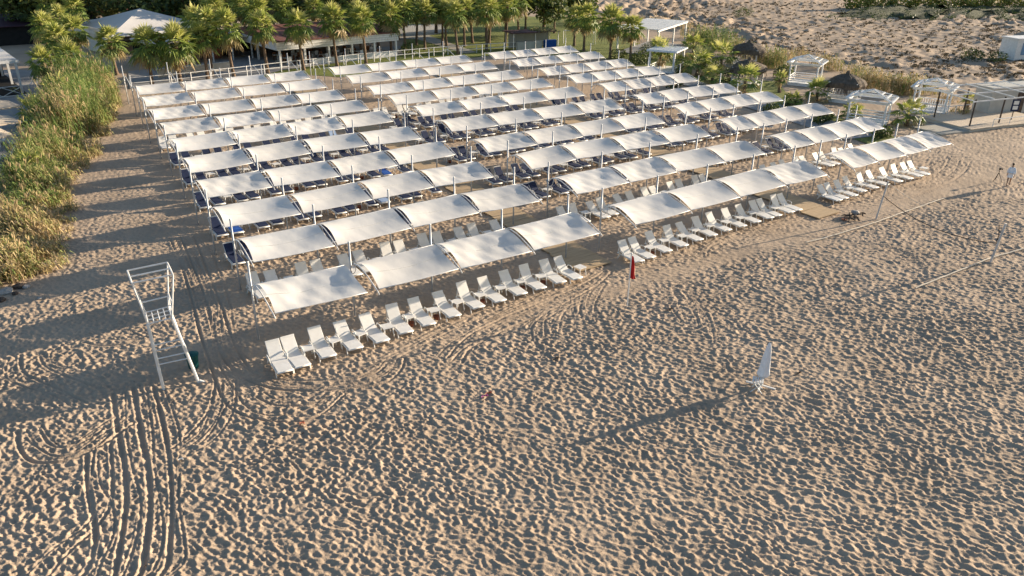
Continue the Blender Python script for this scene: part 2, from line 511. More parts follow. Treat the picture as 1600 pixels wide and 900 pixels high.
    me.loops.add(q.size); me.loops.foreach_set('vertex_index', q.ravel())
    me.polygons.add(len(q)); me.polygons.foreach_set('loop_start', np.arange(0, q.size, 4, dtype=np.int32))
    me.polygons.foreach_set('use_smooth', np.ones(len(q), bool))
    me.update(calc_edges=True)
    me.materials.append(M['sand'])
    print('sand verts', len(co))
    return structure(obj('sand', me))


build_sand()
g = MB().grid(lambda a, b: ((a - .5) * 7000 + 100, (b - .5) * 7000 + 100, -1.2), 24, 24).build('ground', M['sand'])
structure(g)


def sheet(name, pts, z, m, th=None):
    mb = MB()
    n = len(pts)
    mb.add([(x, y, z) for x, y in pts], [tuple(range(n))])
    return structure(mb.build(name, m))


# ------------------------------------------------------------------ canopy rows
S, HF, DEP, SK, H = 4.926, 2.119, 2.402, 0.4517, 3.3
LB = [3.728, 3.8305, 2.7966]
OB = [0.0, 17.1207, 34.8834]
MEAS = {  # front corners of the sheets read off the photograph: {block: {row: {joint: pixel}}}
    0: {0: {0: (428, 492), 1: (590, 454), 2: (719, 421), 3: (833, 393), 4: (938, 365)}, 1: {0: (394, 412), 1: (526, 385), 2: (645, 357), 3: (750, 333), 4: (845, 315)},
        2: {0: (350, 357), 1: (472.5, 335), 2: (584, 312.5), 3: (679, 293), 4: (772, 277)}, 3: {0: (320, 311), 1: (427.5, 292.5), 2: (532.5, 276), 3: (622.5, 259), 4: (712.5, 242.5)},
        4: {0: (297, 272), 2: (487.5, 240), 4: (660, 217)}, 5: {0: (276, 239), 4: (616, 190)}, 6: {0: (257, 212), 4: (577.5, 172)}, 7: {0: (243, 192), 4: (542.5, 156)},
        8: {0: (229, 169), 4: (511, 137)}, 9: {0: (217, 150), 4: (486, 123)}},
    1: {0: {0: (991.8, 353), 1: (1079, 330), 2: (1156.7, 309), 3: (1227.8, 290), 4: (1293, 274.4)}, 1: {0: (900, 305), 1: (984, 286), 2: (1059, 269), 3: (1132.5, 254), 4: (1196, 241)},
        2: {0: (830, 266), 1: (901, 249.5), 2: (977.5, 236), 3: (1047, 224), 4: (1110, 212.5)}, 3: {4: (1041, 193)}, 4: {0: (705, 207), 4: (975, 170)}, 5: {0: (660, 183), 4: (914, 149.5)},
        6: {0: (617.5, 165), 4: (865, 135)}, 7: {0: (584, 149), 4: (819, 121.5)}, 8: {0: (550, 131.5), 4: (776, 107)}, 9: {0: (522.5, 117.8), 4: (739, 96.5)}},
    2: {0: {0: (1333, 264), 1: (1372, 253), 2: (1415.6, 243), 3: (1451, 234), 4: (1486.7, 225)}, 1: {0: (1236.7, 233), 1: (1273, 225), 2: (1313, 217), 3: (1353, 208), 4: (1382, 201)},
        2: {0: (1148, 205.5), 1: (1185.5, 199), 2: (1227, 191), 3: (1264.5, 183), 4: (1303, 177)}, 3: {0: (1072.5, 182.5), 1: (1109, 175), 2: (1149, 168.5), 3: (1186, 161.5), 4: (1224, 157.5)},
        4: {0: (1009, 164), 1: (1047.5, 159), 2: (1084, 152.5), 3: (1122.5, 147.5), 4: (1157, 143.5)}, 5: {0: (952.5, 145), 4: (1091, 126.5)}, 6: {0: (900, 131), 4: (1039, 115)},
        7: {0: (855, 119), 4: (991, 102.5)}, 8: {0: (810, 105), 4: (945, 90.5)}, 9: {0: (772, 93), 4: (904, 81)}}}
BLOCK = ['left', 'middle', 'right']
NEAR = ['nearest', 'second nearest', 'third nearest', 'fourth nearest', 'fifth nearest', 'sixth nearest', 'seventh nearest', 'eighth nearest', 'second farthest', 'farthest', 'bare rearmost']


def joints(b, j):
    """the five mast positions (X, Y) of row j in block b"""
    grid = [(OB[b] + i * LB[b] + SK * j, S * j) for i in range(5)]
    me = MEAS[b].get(j, {})
    off = {}
    for i, q in me.items():
        p = at(*q, HF)
        off[i] = (p.x - grid[i][0], max(-.5, min(.5, p.y + DEP - grid[i][1])))
    if not off:
        return grid
    ks = sorted(off)
    out = []
    for i in range(5):
        lo = max([k for k in ks if k <= i], default=ks[0]); hi = min([k for k in ks if k >= i], default=ks[-1])
        w = 0 if hi == lo else (i - lo) / (hi - lo)
        dx = off[lo][0] * (1 - w) + off[hi][0] * w; dy = off[lo][1] * (1 - w) + off[hi][1] * w
        out.append((grid[i][0] + dx, grid[i][1] + dy))
    return out


ARM = [(0.0, 2.16), (-.12, 2.34), (-.34, 2.50), (-.72, 2.58), (-1.15, 2.54), (-1.6, 2.42), (-2.05, 2.26), (-2.40, 2.13), (-2.56, 2.02)]


def arch(s):
    """fabric profile under the arm, s = 0 at the rear hem and 1 at the front hem -> (y, z)"""
    y = -.33 + (-2.40 + .33) * s
    for (y0, z0), (y1, z1) in zip(ARM[:-1], ARM[1:]):
        if y1 <= y <= y0:
            return y, z0 + (z1 - z0) * (y - y0) / (y1 - y0) + .03
    return y, ARM[-2][1] + .03


mast_mesh = MB().tube([(0, 0, -.3), (0, 0, H)], .042, 8).mesh('mast', M['grey_steel'], True)
cap_mesh = MB().tube([(0, 0, H), (0, 0, H + .035)], .053, 8).mesh('mast_cap', M['white_steel'], True)
arm_mesh = MB().tube([(0, y, z) for y, z in ARM], .026, 6).mesh('curved_arm', M['white_steel'], True)
brace_mesh = MB().tube([(0, 0, 1.95), (0, -.22, 2.02), (0, -.42, 2.2), (0, -.5, 2.5)], .017, 5).mesh('brace', M['white_steel'], True)


def canopy_pole(x, y, label, rz=0.0):
    t = thing('canopy_pole', label, 'pole', (x, y, 0), rz, 'steel poles that carry the white canopies')
    t.rotation_euler = (random.uniform(-.008, .008), random.uniform(-.008, .008), rz)
    for nm, me in (('mast', mast_mesh), ('mast_cap', cap_mesh), ('curved_arm', arm_mesh), ('brace', brace_mesh)):
        obj(nm, me, t)
    return t


ROWS = {}
for b in range(3):
    for j in range(10):
        J = joints(b, j)
        ROWS[(b, j)] = J
        for i, (x, y) in enumerate(J):
            canopy_pole(x, y, f'{ORD[i]} steel pole from the left along the {NEAR[j]} canopy row, {BLOCK[b]} block')
        for i in range(4):
            (x0, y0), (x1, y1) = J[i], J[i + 1]
            gl, gr = .045 + random.uniform(0, .03), .05 + random.uniform(0, .04)
            if b == 0 and j == 0 and i == 0:
                gr = .42
            sag = (x1 - x0) * random.uniform(.044, .068)
            rsag = random.uniform(.0, .025)
            fsag = random.uniform(.015, .05)
            ph = random.uniform(0, 6)
            wr = random.choice([.004, .006, .008, .012, .022])
            ax, bx = x0 + gl, x1 - gr
            cx, cy = (ax + bx) / 2, (y0 + y1) / 2

            def fn(u, s, ax=ax, bx=bx, cx=cx, cy=cy, y0=y0, y1=y1, sag=sag, rsag=rsag, fsag=fsag, ph=ph, wr=wr):
                yy, zz = arch(s)
                k = 4 * u * (1 - u)
                pin = .05 * math.sin(math.pi * s)           # hem pulled in between the corners
                x = ax + (bx - ax) * u + pin * (1 - 2 * u) * (abs(2 * u - 1) ** 3) * 2
                base = y0 + (y1 - y0) * u
                hem = .012 * k * ((1 - s) * -1 + s)           # hems scallop inwards
                zz -= k * (sag * math.sin(math.pi * min(1, s * 1.02)) + rsag * (1 - s) + fsag * s)
                zz += wr * math.sin(u * 17 + s * 6 + ph) * math.sin(3.1 * s) + wr * .7 * math.sin(u * 31 - s * 9 + ph * 2)
                return (x - cx, base + yy + hem - cy, zz)
            t = thing('canopy', f'{ORD[i]} white sheet from the left in the {NEAR[j]} row of the {BLOCK[b]} block', 'canopy', (cx, cy, 0), 0,
                      'white fabric canopies stretched between poles')
            MB().grid(fn, 16, 10).build('fabric', M['fabric'], t, True)
            MB().tube([fn(u, 1.0) for u in (0, .25, .5, .75, 1)], .018, 5).build('front_rail', M['white_steel'], t, True)
            MB().tube([Vector(fn(u, .5)) + Vector((0, 0, .004)) for u in (0, .12, .25, .38, .5, .62, .75, .88, 1)], .006, 4, tint=.3).build('seam', M['fabric'], t)
            MB().tube([fn(u, 0.0) for u in (0, .25, .5, .75, 1)], .014, 5).build('rear_cable', M['white_steel'], t, True)
# the bare row behind the farthest canopies
for b in range(2):
    for i in range(5):
        canopy_pole(OB[b] + i * LB[b] + SK * 10, S * 10, f'{ORD[i]} pole from the left in the bare rearmost row without canopies, {BLOCK[b]} block')

# ------------------------------------------------------------------ sun loungers
def rounded_slab(mb, path, hw, th, tint=.5):
    """a slab swept along path (y, z) points, half width hw, thickness th, with softened side edges"""
    n = len(path)
    sec = [(-hw, -th * .5), (-hw + .012, 0), (hw - .012, 0), (hw, -th * .5), (hw - .012, -th), (-hw + .012, -th)]
    vs, fs = [], []
    for i, (y, z) in enumerate(path):
        a = path[max(i - 1, 0)]; c = path[min(i + 1, n - 1)]
        dy, dz = c[0] - a[0], c[1] - a[1]
        l = math.hypot(dy, dz); ny, nz = -dz / l, dy / l
        if nz < 0:
            ny, nz = -ny, -nz
        for sx, sz in sec:
            vs.append((sx, y + ny * sz, z + nz * sz))
    k = len(sec)
    for i in range(n - 1):
        for q in range(k):
            fs.append((i * k + q, i * k + (q + 1) % k, (i + 1) * k + (q + 1) % k, (i + 1) * k + q))
    fs.append(tuple(range(k))); fs.append(tuple((n - 1) * k + q for q in reversed(range(k))))
    mb.add(vs, fs, tint)


# local frame: feet towards -Y, middle of the footprint at the origin; about 1.55 m long with the back raised
seat_path = [(-.86, .285), (-.82, .315), (-.45, .335), (-.1, .325), (.22, .335)]
BACKS = [(1.0, 1.0), (1.12, .84), (.82, 1.14)]       # three settings of the back: as is, lower, more upright


def bend(pts, sy, sz):
    return [(.22 + (y - .22) * sy, .335 + (z - .335) * sz) if y > .22 else (y, z) for y, z in pts]


back_path = [(.22, .335), (.40, .50), (.58, .68), (.70, .82), (.735, .90)]
mb = MB(); rounded_slab(mb, seat_path, .29, .035); seat_me = mb.mesh('seat', M['plastic'])
back_me = []
for q in BACKS:
    mb = MB(); rounded_slab(mb, bend(back_path, *q), .28, .035); back_me.append(mb.mesh('backrest', M['plastic']))
mb = MB()
for sx in (-1, 1):
    mb.tube([(sx * .31, -.87, .27), (sx * .32, -.3, .29), (sx * .32, .3, .30), (sx * .31, .62, .29)], .026, 6)
mb.bar((-.31, .60, .29), (.31, .60, .29), .04); mb.bar((-.31, -.87, .27), (.31, -.87, .27), .045)
frame_me = mb.mesh('frame', M['plastic'], True)
front_leg_me = [MB().tube([(sx * .31, -.62, .28), (sx * .33, -.72, 0)], [.032, .024], 6).mesh('leg', M['plastic']) for sx in (-1, 1)]
rear_leg_me = [MB().tube([(sx * .31, .38, .28), (sx * .33, .55, 0)], [.034, .024], 6).mesh('leg', M['plastic']) for sx in (-1, 1)]
armrest_me = [MB().tube([(sx * .33, -.02, .30), (sx * .36, .02, .46), (sx * .36, .14, .50), (sx * .36, .34, .50), (sx * .34, .42, .30)], .022, 6).mesh('armrest', M['plastic'], True) for sx in (-1, 1)]
prop_me = MB().bar((-.25, .62, .29), (-.25, .56, .66), .03).bar((.25, .62, .29), (.25, .56, .66), .03).mesh('back_prop', M['plastic'])


def cush(m, over=0.0, q=(1, 1)):
    a = MB()
    p = [(-.84, .335), (-.80, .385), (-.45, .40), (-.1, .39), (.20, .40), (.37, .565), (.55, .745), (.66, .87)]
    rounded_slab(a, bend(p, *q), .265 + over, .06)
    return a.mesh('cushion', m, False)


cushion_me = {k_: [cush(M[m_], o_, q) for q in BACKS] for k_, m_, o_ in (('navy', 'navy', 0), ('blue', 'blue', .02), ('pale', 'lightblue', .02))}


def lounger(kind, v):
    t = thing('sun_lounger', None, 'sun lounger', (0, 0, 0), 0, 'plastic sun loungers in rows under the canopies')
    obj('seat', seat_me, t); obj('backrest', back_me[v], t); obj('frame', frame_me, t); obj('back_prop', prop_me, t)
    for me in front_leg_me + rear_leg_me:
        obj('leg', me, t)
    for me in armrest_me:
        obj('armrest', me, t)
    if kind != 'bare':
        obj('cushion', cushion_me[kind][v], t)
    return t


PROTO = {}


def place_lounger(x, y, rz, kind, label):
    key = (kind, random.choice([0, 0, 0, 1, 2]))
    if key not in PROTO:
        t = PROTO[key] = lounger(*key)
    else:
        t = copy_tree(PROTO[key])
    t.scale = (.94, .93, .95)
    t.location = (x, y, 0)
    t.rotation_euler = (0, 0, rz)
    t['label'] = label
    return t


mb = MB()
mb.box((0, 0, .42), (.44, .44, .03)); mb.box((0, 0, .40), (.38, .38, .02))
top_me = mb.mesh('table_top', M['plastic'])
tleg_me = [MB().tube([(sx * .17, sy * .17, .40), (sx * .205, sy * .205, 0)], [.028, .022], 6).mesh('leg', M['plastic']) for sx in (-1, 1) for sy in (-1, 1)]
TPROTO = []


def side_table(x, y, rz, label):
    if TPROTO:
        t = copy_tree(TPROTO[0])
    else:
        t = thing('side_table', None, 'table', (0, 0, 0), 0, 'small white side tables between loungers')
        obj('table_top', top_me, t)
        for me in tleg_me:
            obj('leg', me, t)
        TPROTO.append(t)
    t.location = (x, y, 0); t.rotation_euler = (0, 0, rz); t['label'] = label
    return t


pot_me = MB().lathe([(0, .0), (.085, 0), (.12, .16), (.135, .17), (.13, .19), (.105, .19), (.09, .12), (0, .11)], 12).mesh('ash_pot', M['terracotta'], True)


def ash_pot(x, y, label):
    o = obj('ash_pot', pot_me, None, (x, y, 0.0))
    return tag(o, label, 'pot', 'terracotta pots under the side tables')


SKIP_L, SKIP_T = set(), set()
KINDWORD = {'bare': 'white bare', 'navy': 'navy cushioned', 'blue': 'bright blue covered', 'pale': 'pale blue covered'}
WALKS = [(15.65, 1.0), (31.95, 1.0)]            # x at Y = 0 and half width of the two boardwalks
SKEW = SK / S


def on_walk(x, y, pad=.45):
    return any(abs(x - (wx + SKEW * y)) < hw + pad for wx, hw in WALKS)


# nearest rows: read off the photograph, one by one
R1 = {0: [(423, 531), (448, 524), (489, 510), (530, 499), (570, 489), (609, 476), (644, 465), (683, 453), (719, 441), (753, 432), (786, 422), (816, 414), (848, 405), (872, 400)],
      1: [(970, 375), (987, 370), (1013, 361), (1039, 353), (1062, 345), (1085, 338), (1107, 331), (1131, 325), (1153, 319), (1174, 313), (1186, 310), (1206, 305), (1218, 302)],
      2: [(1281, 288), (1291, 285), (1306, 281), (1320, 275), (1339, 270), (1356, 265.5), (1377, 261), (1393, 257), (1409, 253), (1420, 250.5)]}
lcount = 0
for b, lst in R1.items():
    prev = None
    k = 0
    kt = 0
    for n, q in enumerate(lst):
        p = at(*q, .86)
        x, y = p.x, p.y - .68
        rz = random.uniform(-.05, .05) - (.02 if b == 0 else 0.03)
        place_lounger(x, y, rz, 'bare', f'{ORD[n]} white bare lounger from the left in the nearest row of the {BLOCK[b]} block')
        if prev is not None and x - prev[0] > .95:
            tx, ty = (x + prev[0]) / 2, (y + prev[1]) / 2 + random.uniform(-.12, .1)
            side_table(tx, ty, random.uniform(-.2, .2), f'{ORD[kt]} small white table from the left in the nearest row of the {BLOCK[b]} block')
            if (b, kt) in ((0, 5), (0, 7), (0, 9), (0, 10), (0, 11), (1, 0), (0, 4)):
                ash_pot(tx + .04, ty - .12, f'terracotta pot under the {ORD[kt]} small table, nearest row of the {BLOCK[b]} block')
            kt += 1
        prev = (x, y)
    if b != 1:
        side_table(prev[0] + .72, prev[1] - .1, .1, f'{ORD[kt]} small white table from the left in the nearest row of the {BLOCK[b]} block')

OFFS = {(0, 1): -1.05, (0, 2): -1.5, (1, 1): -1.15, (1, 2): -1.7, (2, 1): -1.5}
for b in range(3):
    for j in range(1, 9):
        J = ROWS[(b, j)]
        xs0 = J[0][0] + (.45 if b == 0 else -1.6)
        xs1 = J[4][0] + (.7 if b < 2 else -.6)
        if j >= (8 if b == 0 else 8 if b == 1 else 7):
            continue
        kind = 'bare' if j == 1 or (b < 2 and j >= 7) else 'navy'
        n = nt = 0
        x = xs0
        ph = 0
        while x < xs1:
            yb = np.interp(x, [q[0] for q in J], [q[1] for q in J])
            y = yb + OFFS.get((b, j), -2.2) + random.uniform(-.1, .1)
            if not on_walk(x, y):
                if ph < 2:
                    kd = kind
                    if kind == 'navy' and random.random() < .035:
                        kd = random.choice(['blue', 'blue', 'pale'])
                    if (b, j, n) not in SKIP_L:
                        place_lounger(x, y, random.uniform(-.06, .06), kd, f'{ORD[n]} {KINDWORD[kd]} lounger from the left, {NEAR[j]} row of the {BLOCK[b]} block')
                    n += 1
                else:
                    if (b, j, nt) not in SKIP_T:
                        side_table(x, y + random.uniform(-.05, .2), random.uniform(-.2, .2), f'{ORD[nt]} small white table from the left, {NEAR[j]} row of the {BLOCK[b]} block')
                        if random.random() < .25:
                            ash_pot(x, y - .1, f'terracotta pot under the {ORD[nt]} small table, {NEAR[j]} row of the {BLOCK[b]} block')
                    nt += 1
            x += (.76, .68, .68)[ph] + random.uniform(-.04, .04)
            ph = (ph + 1) % 3

# ------------------------------------------------------------------ boardwalks
for w, (wx, hw) in enumerate(WALKS):
    y0 = -1.75 if w == 0 else -3.4
    t = thing('boardwalk', ('flat timber boardwalk running inland between the left and middle canopy blocks', 'flat timber boardwalk running inland between the middle and right canopy blocks')[w],
              'boardwalk', (wx + SKEW * y0, y0, 0), 0, 'timber boardwalks through the canopy rows')
    L = 1.22
    bm_ = MB().box((0, L / 2 - .012, .045), (2 * hw, L - .024, .05)).mesh('board', M['board'])
    n = 44
    for k in range(n):
        o = obj('board', bm_, t, (SKEW * L * k + random.uniform(-.02, .02), L * k, random.uniform(-.006, .01) + .03), random.uniform(-.012, .012))
    mb = MB()
    for sx in (-.7, .7):
        mb.bar((sx * hw, .05, .02), (sx * hw + SKEW * L * n, L * n - .05, .02), .08, .07)
    mb.build('bearer', M['board'], t)

# ------------------------------------------------------------------ vegetation builders
def fan_leaf(mb, base, az, el, pet, rad, tint, nseg=15, droop=.25):
    """a petiole and a deeply cut, pleated fan blade whose tips hang"""
    d = Vector((math.cos(az) * math.cos(el), math.sin(az) * math.cos(el), math.sin(el)))
    side = Vector((-math.sin(az), math.cos(az), 0))
    up = side.cross(d) * -1
    base = Vector(base)
    hub = base + d * pet - Vector((0, 0, droop * pet * .25))
    w = .03
    mb.add([base - side * w, base + side * w, hub + side * w * .7, hub - side * w * .7], [(0, 1, 2, 3)], min(1, tint + .38) if tint > .3 else tint)
    tilt = random.uniform(-.35, .35)
    side2 = side * math.cos(tilt) + up * math.sin(tilt)
    fall = (d - Vector((0, 0, 1)) * droop * 1.2).normalized()      # the blade bends over past the hub
    vs, fs, ts = [hub], [], [tint]
    sp = R(118)
    for k in range(nseg + 1):
        a = -sp + 2 * sp * k / nseg
        vs.append(hub + (fall * math.cos(a) + side2 * math.sin(a)) * rad * .40 + up * (.04 * rad * (1 if k % 2 else -1)))
        ts.append(tint)
    for k in range(nseg):
        a = -sp + 2 * sp * (k + .5) / nseg
        r = rad * (1 - .2 * abs(math.sin(a))) * random.uniform(.82, 1.08)
        vs.append(hub + (fall * math.cos(a) + side2 * math.sin(a)) * r - Vector((0, 0, 1)) * droop * rad * random.uniform(.25, .75))
        ts.append(min(1, tint + random.uniform(.0, .36)) if tint > .3 else max(0, tint - .1))
        fs.append((0, 1 + k, 2 + nseg + k, 2 + k))
    o = len(mb.v)
    mb.add(vs, fs, tint)
    mb.t[o:] = ts


def crown_mesh(name, n, rad, skirt, seed, lo=-.75, hi=1.35, pet=.8):
    random.seed(seed)
    mb = MB()
    for i in range(n):
        f = i / (n - 1)
        el = lo + (hi - lo) * f ** 1.15 + random.uniform(-.12, .12)
        az = i * 2.39996 + random.uniform(-.25, .25)
        t = .28 + .5 * f + random.uniform(-.08, .2)
        if f < .12:
            t = random.uniform(.08, .3)
        fan_leaf(mb, (0, 0, -.25 + .35 * f), az, el, pet * random.uniform(.8, 1.15) * rad, rad * random.uniform(.75, 1.05), min(1, t), droop=.62 - .5 * f)
    for i in range(skirt):
        fan_leaf(mb, (0, 0, -.35 - random.random() * .5), random.uniform(0, 6.28), random.uniform(-1.4, -1.0), .4 * rad, rad * .7, random.uniform(0, .18), 7, .1)
    return mb.mesh(name, M['frond'])


CROWN = [crown_mesh('crown', 38, 1.12, 9, 100 + k, -.55, 1.42, pet=.85) for k in range(4)]
BUSHY = [crown_mesh('crown', 20, 1.08, 3, 200 + k, -.1, 1.35, 1.0) for k in range(3)]


def trunk_mesh(h, r0, r1, seed):
    random.seed(seed)
    n = max(4, int(h / .22))
    pts, rs = [], []
    bx, by = random.uniform(-.12, .12), random.uniform(-.12, .12)
    for i in range(n + 1):
        f = i / n
        pts.append((bx * math.sin(f * 2.2), by * math.sin(f * 2.6), h * f))
        base = r0 + (r1 - r0) * f + .07 * math.exp(-f * h / .35)
        if f > .72:
            base *= 1 + .5 * (f - .72) / .28
        rs.append(base * (1.05 if i % 2 else .95))
    return MB().tube([(pts[0][0], pts[0][1], -.3)] + pts, [rs[0] * 1.05] + rs, 9).mesh('trunk', M['trunk'], False), pts[-1]


TR = {}


def palm(P, h, label, bushy=False, sc=1.0, group='fan palms round the canopies'):
    key = (round(h * 2) / 2, random.randrange(2), bushy)
    if key not in TR:
        st = random.getstate()
        TR[key] = trunk_mesh(key[0], .17 if not bushy else .15, .125, 300 + len(TR))
        random.setstate(st)
    me, top = TR[key]
    t = thing('palm_tree', label, 'palm', (P[0], P[1], P[2] if len(P) > 2 else 0), random.uniform(0, 6.28), group)
    h *= random.uniform(.93, 1.07)
    t.rotation_euler = (random.uniform(-.05, .05), random.uniform(-.05, .05), random.uniform(0, 6.28))
    o = obj('trunk', me, t); o.scale = (1, 1, h / key[0])
    c = obj('crown', random.choice(BUSHY if bushy else CROWN), t)
    c.location = (top[0], top[1], h)
    s = sc * random.uniform(.86, 1.12)
    c.scale = (s, s, s * random.uniform(.95, 1.1))
    c.rotation_euler = (0, 0, random.uniform(0, 6.28))
    return t


def leaf_cloud(mb, c, rx, ry, rz, n, size, tlo, thi, core=.35):
    """leaf-sized faces spread through an uneven volume"""
    c = Vector(c)
    lob = [(Vector((random.gauss(0, 1), random.gauss(0, 1), random.gauss(0, .8))).normalized(), random.uniform(.65, 1.1)) for _ in range(9)]
    for _ in range(n):
        d = Vector((random.gauss(0, 1), random.gauss(0, 1), random.gauss(0, 1))).normalized()
        k = max((w * max(0, d.dot(v)) ** 2 for v, w in lob))
        r = (core + (1 - core) * random.random() ** .5) * (.62 + .45 * k)
        p = c + Vector((d.x * rx * r, d.y * ry * r, d.z * rz * r))
        a = Vector((random.gauss(0, 1), random.gauss(0, 1), random.gauss(0, .7))).normalized()
        b = a.cross(Vector((random.gauss(0, 1), random.gauss(0, 1), random.gauss(0, 1)))).normalized()
        s = size * random.uniform(.6, 1.3)
        t = tlo + (thi - tlo) * random.random()
        mb.add([p - a * s, p + b * s * .45, p + a * s, p - b * s * .45], [(0, 1, 2, 3)], t)


def shrub(P, rx, ry, rz, label, name='shrub', cat='shrub', n=500, size=.13, tlo=.1, thi=.9, rz_=0, group=None):
    t = thing(name, label, cat, (P[0], P[1], 0), rz_, group)
    mb = MB()
    leaf_cloud(mb, (0, 0, rz * .75), rx, ry, rz, n, size, tlo, thi)
    mb.build('foliage', M['leaf'], t)
    st = MB()
    for k in range(5):
        a = k * 1.26
        st.tube([(0, 0, -.1), (math.cos(a) * rx * .3, math.sin(a) * ry * .3, rz * .7)], [.03, .012], 5)
    st.build('stem', M['trunk'], t)
    return t


def broad_tree(P, h, r, label, tlo=.1, thi=.95, n=1600, size=.32, group=None):
    t = thing('broadleaf_tree', label, 'tree', (P[0], P[1], 0), 0, group)
    tr = MB()
    tr.tube([(0, 0, -.3), (.1, 0, h * .25), (.05, .1, h * .5)], [.28, .22, .15], 8)
    for k in range(5):
        a = k * 1.257 + .3
        tr.tube([(.06, .05, h * .35), (math.cos(a) * r * .4, math.sin(a) * r * .4, h * .58), (math.cos(a) * r * .7, math.sin(a) * r * .7, h * .75)], [.11, .07, .03], 5)
    tr.build('trunk', M['trunk'], t)
    mb = MB()
    for k in range(7):
        a = k * .9
        leaf_cloud(mb, (math.cos(a) * r * .45, math.sin(a) * r * .45, h * (.5 + .07 * k % .35)), r * .62, r * .62, h * .28, n // 7, size, tlo, thi)
    mb.build('crown', M['leaf'], t)
    return t


def reed_field(name, label, cells, seed, wmul=1.0):
    """cells: (x, y, radius, stalks, height, tint low, tint high)"""
    random.seed(seed)
    mb = MB()
    for cx, cy, rad, n, hh, tl, th in cells:
        for _ in range(n):
            a, q = random.uniform(0, 6.28), math.sqrt(random.random()) * rad
            x, y = cx + math.cos(a) * q, cy + math.sin(a) * q
            h = hh * random.uniform(.55, 1.12)
            t = tl + (th - tl) * random.random()
            lean = Vector((random.gauss(-.10, .16), random.gauss(-.03, .16), 0)) * h
            b = Vector((x, y, -.1))
            top = b + lean + Vector((0, 0, h))
            mid = b + lean * .35 + Vector((0, 0, h * .55))
            s = Vector((random.gauss(0, 1), random.gauss(0, 1), 0)).normalized() * .018 * wmul
            mb.add([b - s, b + s, mid + s, mid - s, top + s * .4, top - s * .4], [(0, 1, 2, 3), (3, 2, 4, 5)], min(1, t + .12))
            for k in range(5):
                f = random.uniform(.15, .98)
                p = b + lean * f * f + Vector((0, 0, h * f))
                az = random.uniform(0, 6.28)
                d = Vector((math.cos(az), math.sin(az), 0))
                L = random.uniform(.3, .62) * (.6 + .25 * hh)
                m = p + d * L * .5 + Vector((0, 0, L * random.uniform(.25, .55)))
                e = p + d * L * random.uniform(.8, 1.0) + Vector((0, 0, L * random.uniform(-.25, .45)))
                w = Vector((-d.y, d.x, 0)) * .032 * wmul
                mb.add([p, m - w, e, m + w], [(0, 1, 2, 3)], max(0, min(1, t + random.uniform(-.12, .14))))
            if random.random() < .05:           # feathery plume
                for k in range(5):
                    az = random.uniform(0, 6.28)
                    d = Vector((math.cos(az) * .1, math.sin(az) * .1, .36))
                    w = Vector((-d.y, d.x, 0)) * .35
                    mb.add([top - Vector((0, 0, .1)), top + d * .5 - w, top + d, top + d * .5 + w], [(0, 1, 2, 3)], .92)
    o = mb.build(name, M['reed'])
    tag(o, label, 'reeds', kind='stuff')
    return o


# ------------------------------------------------------------------ ground sheets at the back
def px_sheet(name, pix, z, m):
    return sheet(name, [at(*q)[:2] for q in pix], z, m)


px_sheet('lawn', [(398, 121), (480, 117), (535, 121), (650, 100), (740, 90), (800, 84), (945, 92), (1015, 115), (1080, 118), (1085, 95), (1040, 78), (990, 66), (960, 45), (900, 28), (760, 24), (640, 30), (625, 84), (540, 97), (430, 111)], .03, M['lawn'])
px_sheet('garden_path', [(600, 40), (690, 38), (700, 50), (670, 56), (745, 82), (727, 84), (650, 61), (612, 62)], .045, M['path'])
px_sheet('promenade', [(203, 139), (300, 131), (397, 122), (440, 110), (540, 97), (630, 86), (625, 72), (420, 84), (200, 112)], .036, M['paving'])
px_sheet('grass_strip', [(1040, 122), (1110, 148), (1200, 176), (1300, 205), (1355, 225), (1420, 222), (1330, 190), (1240, 160), (1215, 128), (1100, 118)], .03, M['lawn'])
px_sheet('paved_path', [(985, 104), (1065, 132), (1150, 163), (1240, 192), (1320, 219), (1370, 213), (1290, 186), (1200, 158), (1110, 133), (1020, 104)], .05, M['paving'])
px_sheet('terrace', [(0, 300), (15, 280), (45, 200), (60, 160), (60, 110), (-60, 110), (-160, 300)], .035, M['paving'])
px_sheet('bare_yard', [(0, 60), (60, 58), (70, 26), (-20, 26), (-40, 60)], .03, M['soil'])

# ------------------------------------------------------------------ reeds
cells = []
edge = [(11.8, -5.9), (24.6, -3.7), (38.7, .6), (47, 3.2), (56.6, 5.6)]      # (Y, X) right-hand foot of the reed bed
left_ = [(11.8, -8.8), (22, -7.2), (31, -5.6), (45, -2.2), (56.6, -.2)]
random.seed(5)
for k in range(150):
    y = random.uniform(11.5, 56.5)
    xr = np.interp(y, [e[0] for e in edge], [e[1] for e in edge]); xl = np.interp(y, [e[0] for e in left_], [e[1] for e in left_])
    f = (y - 11.5) / 45
    x = random.uniform(xl + .4, xr - .7)
    tall = min(1, max(0, (f - .2) / .45))
    hh = (1.25 + 2.15 * tall) * (1 if x < xr - 1.4 else .72) * random.uniform(.8, 1.1)
    tl, th = (.4, .95) if f < .2 else ((.1, .7) if f < .45 else (.0, .5))
    if x > xr - 1.2:
        tl, th = tl + .22, min(1, th + .12)
    if vnoise(np.array([x * .45]), np.array([y * .45]), 91)[0] < .3 and x < xr - 1:
        continue
    hh *= .7 + .55 * random.random()
    if random.random() < .2:
        tl, th = .55, .98
    cells.append((x, y, random.uniform(.6, 1.2), 66, hh, tl, th))
for k in range(60):
    y = random.uniform(11.5, 52)
    xr = np.interp(y, [e[0] for e in edge], [e[1] for e in edge])
    cells.append((xr + random.uniform(-.6, .5), y, .35, random.randint(5, 14), random.uniform(.35, .9), .5, 1.0))
reed_field('reeds', 'dense green and straw coloured reeds along the left edge of the beach', cells, 31)
cells = []
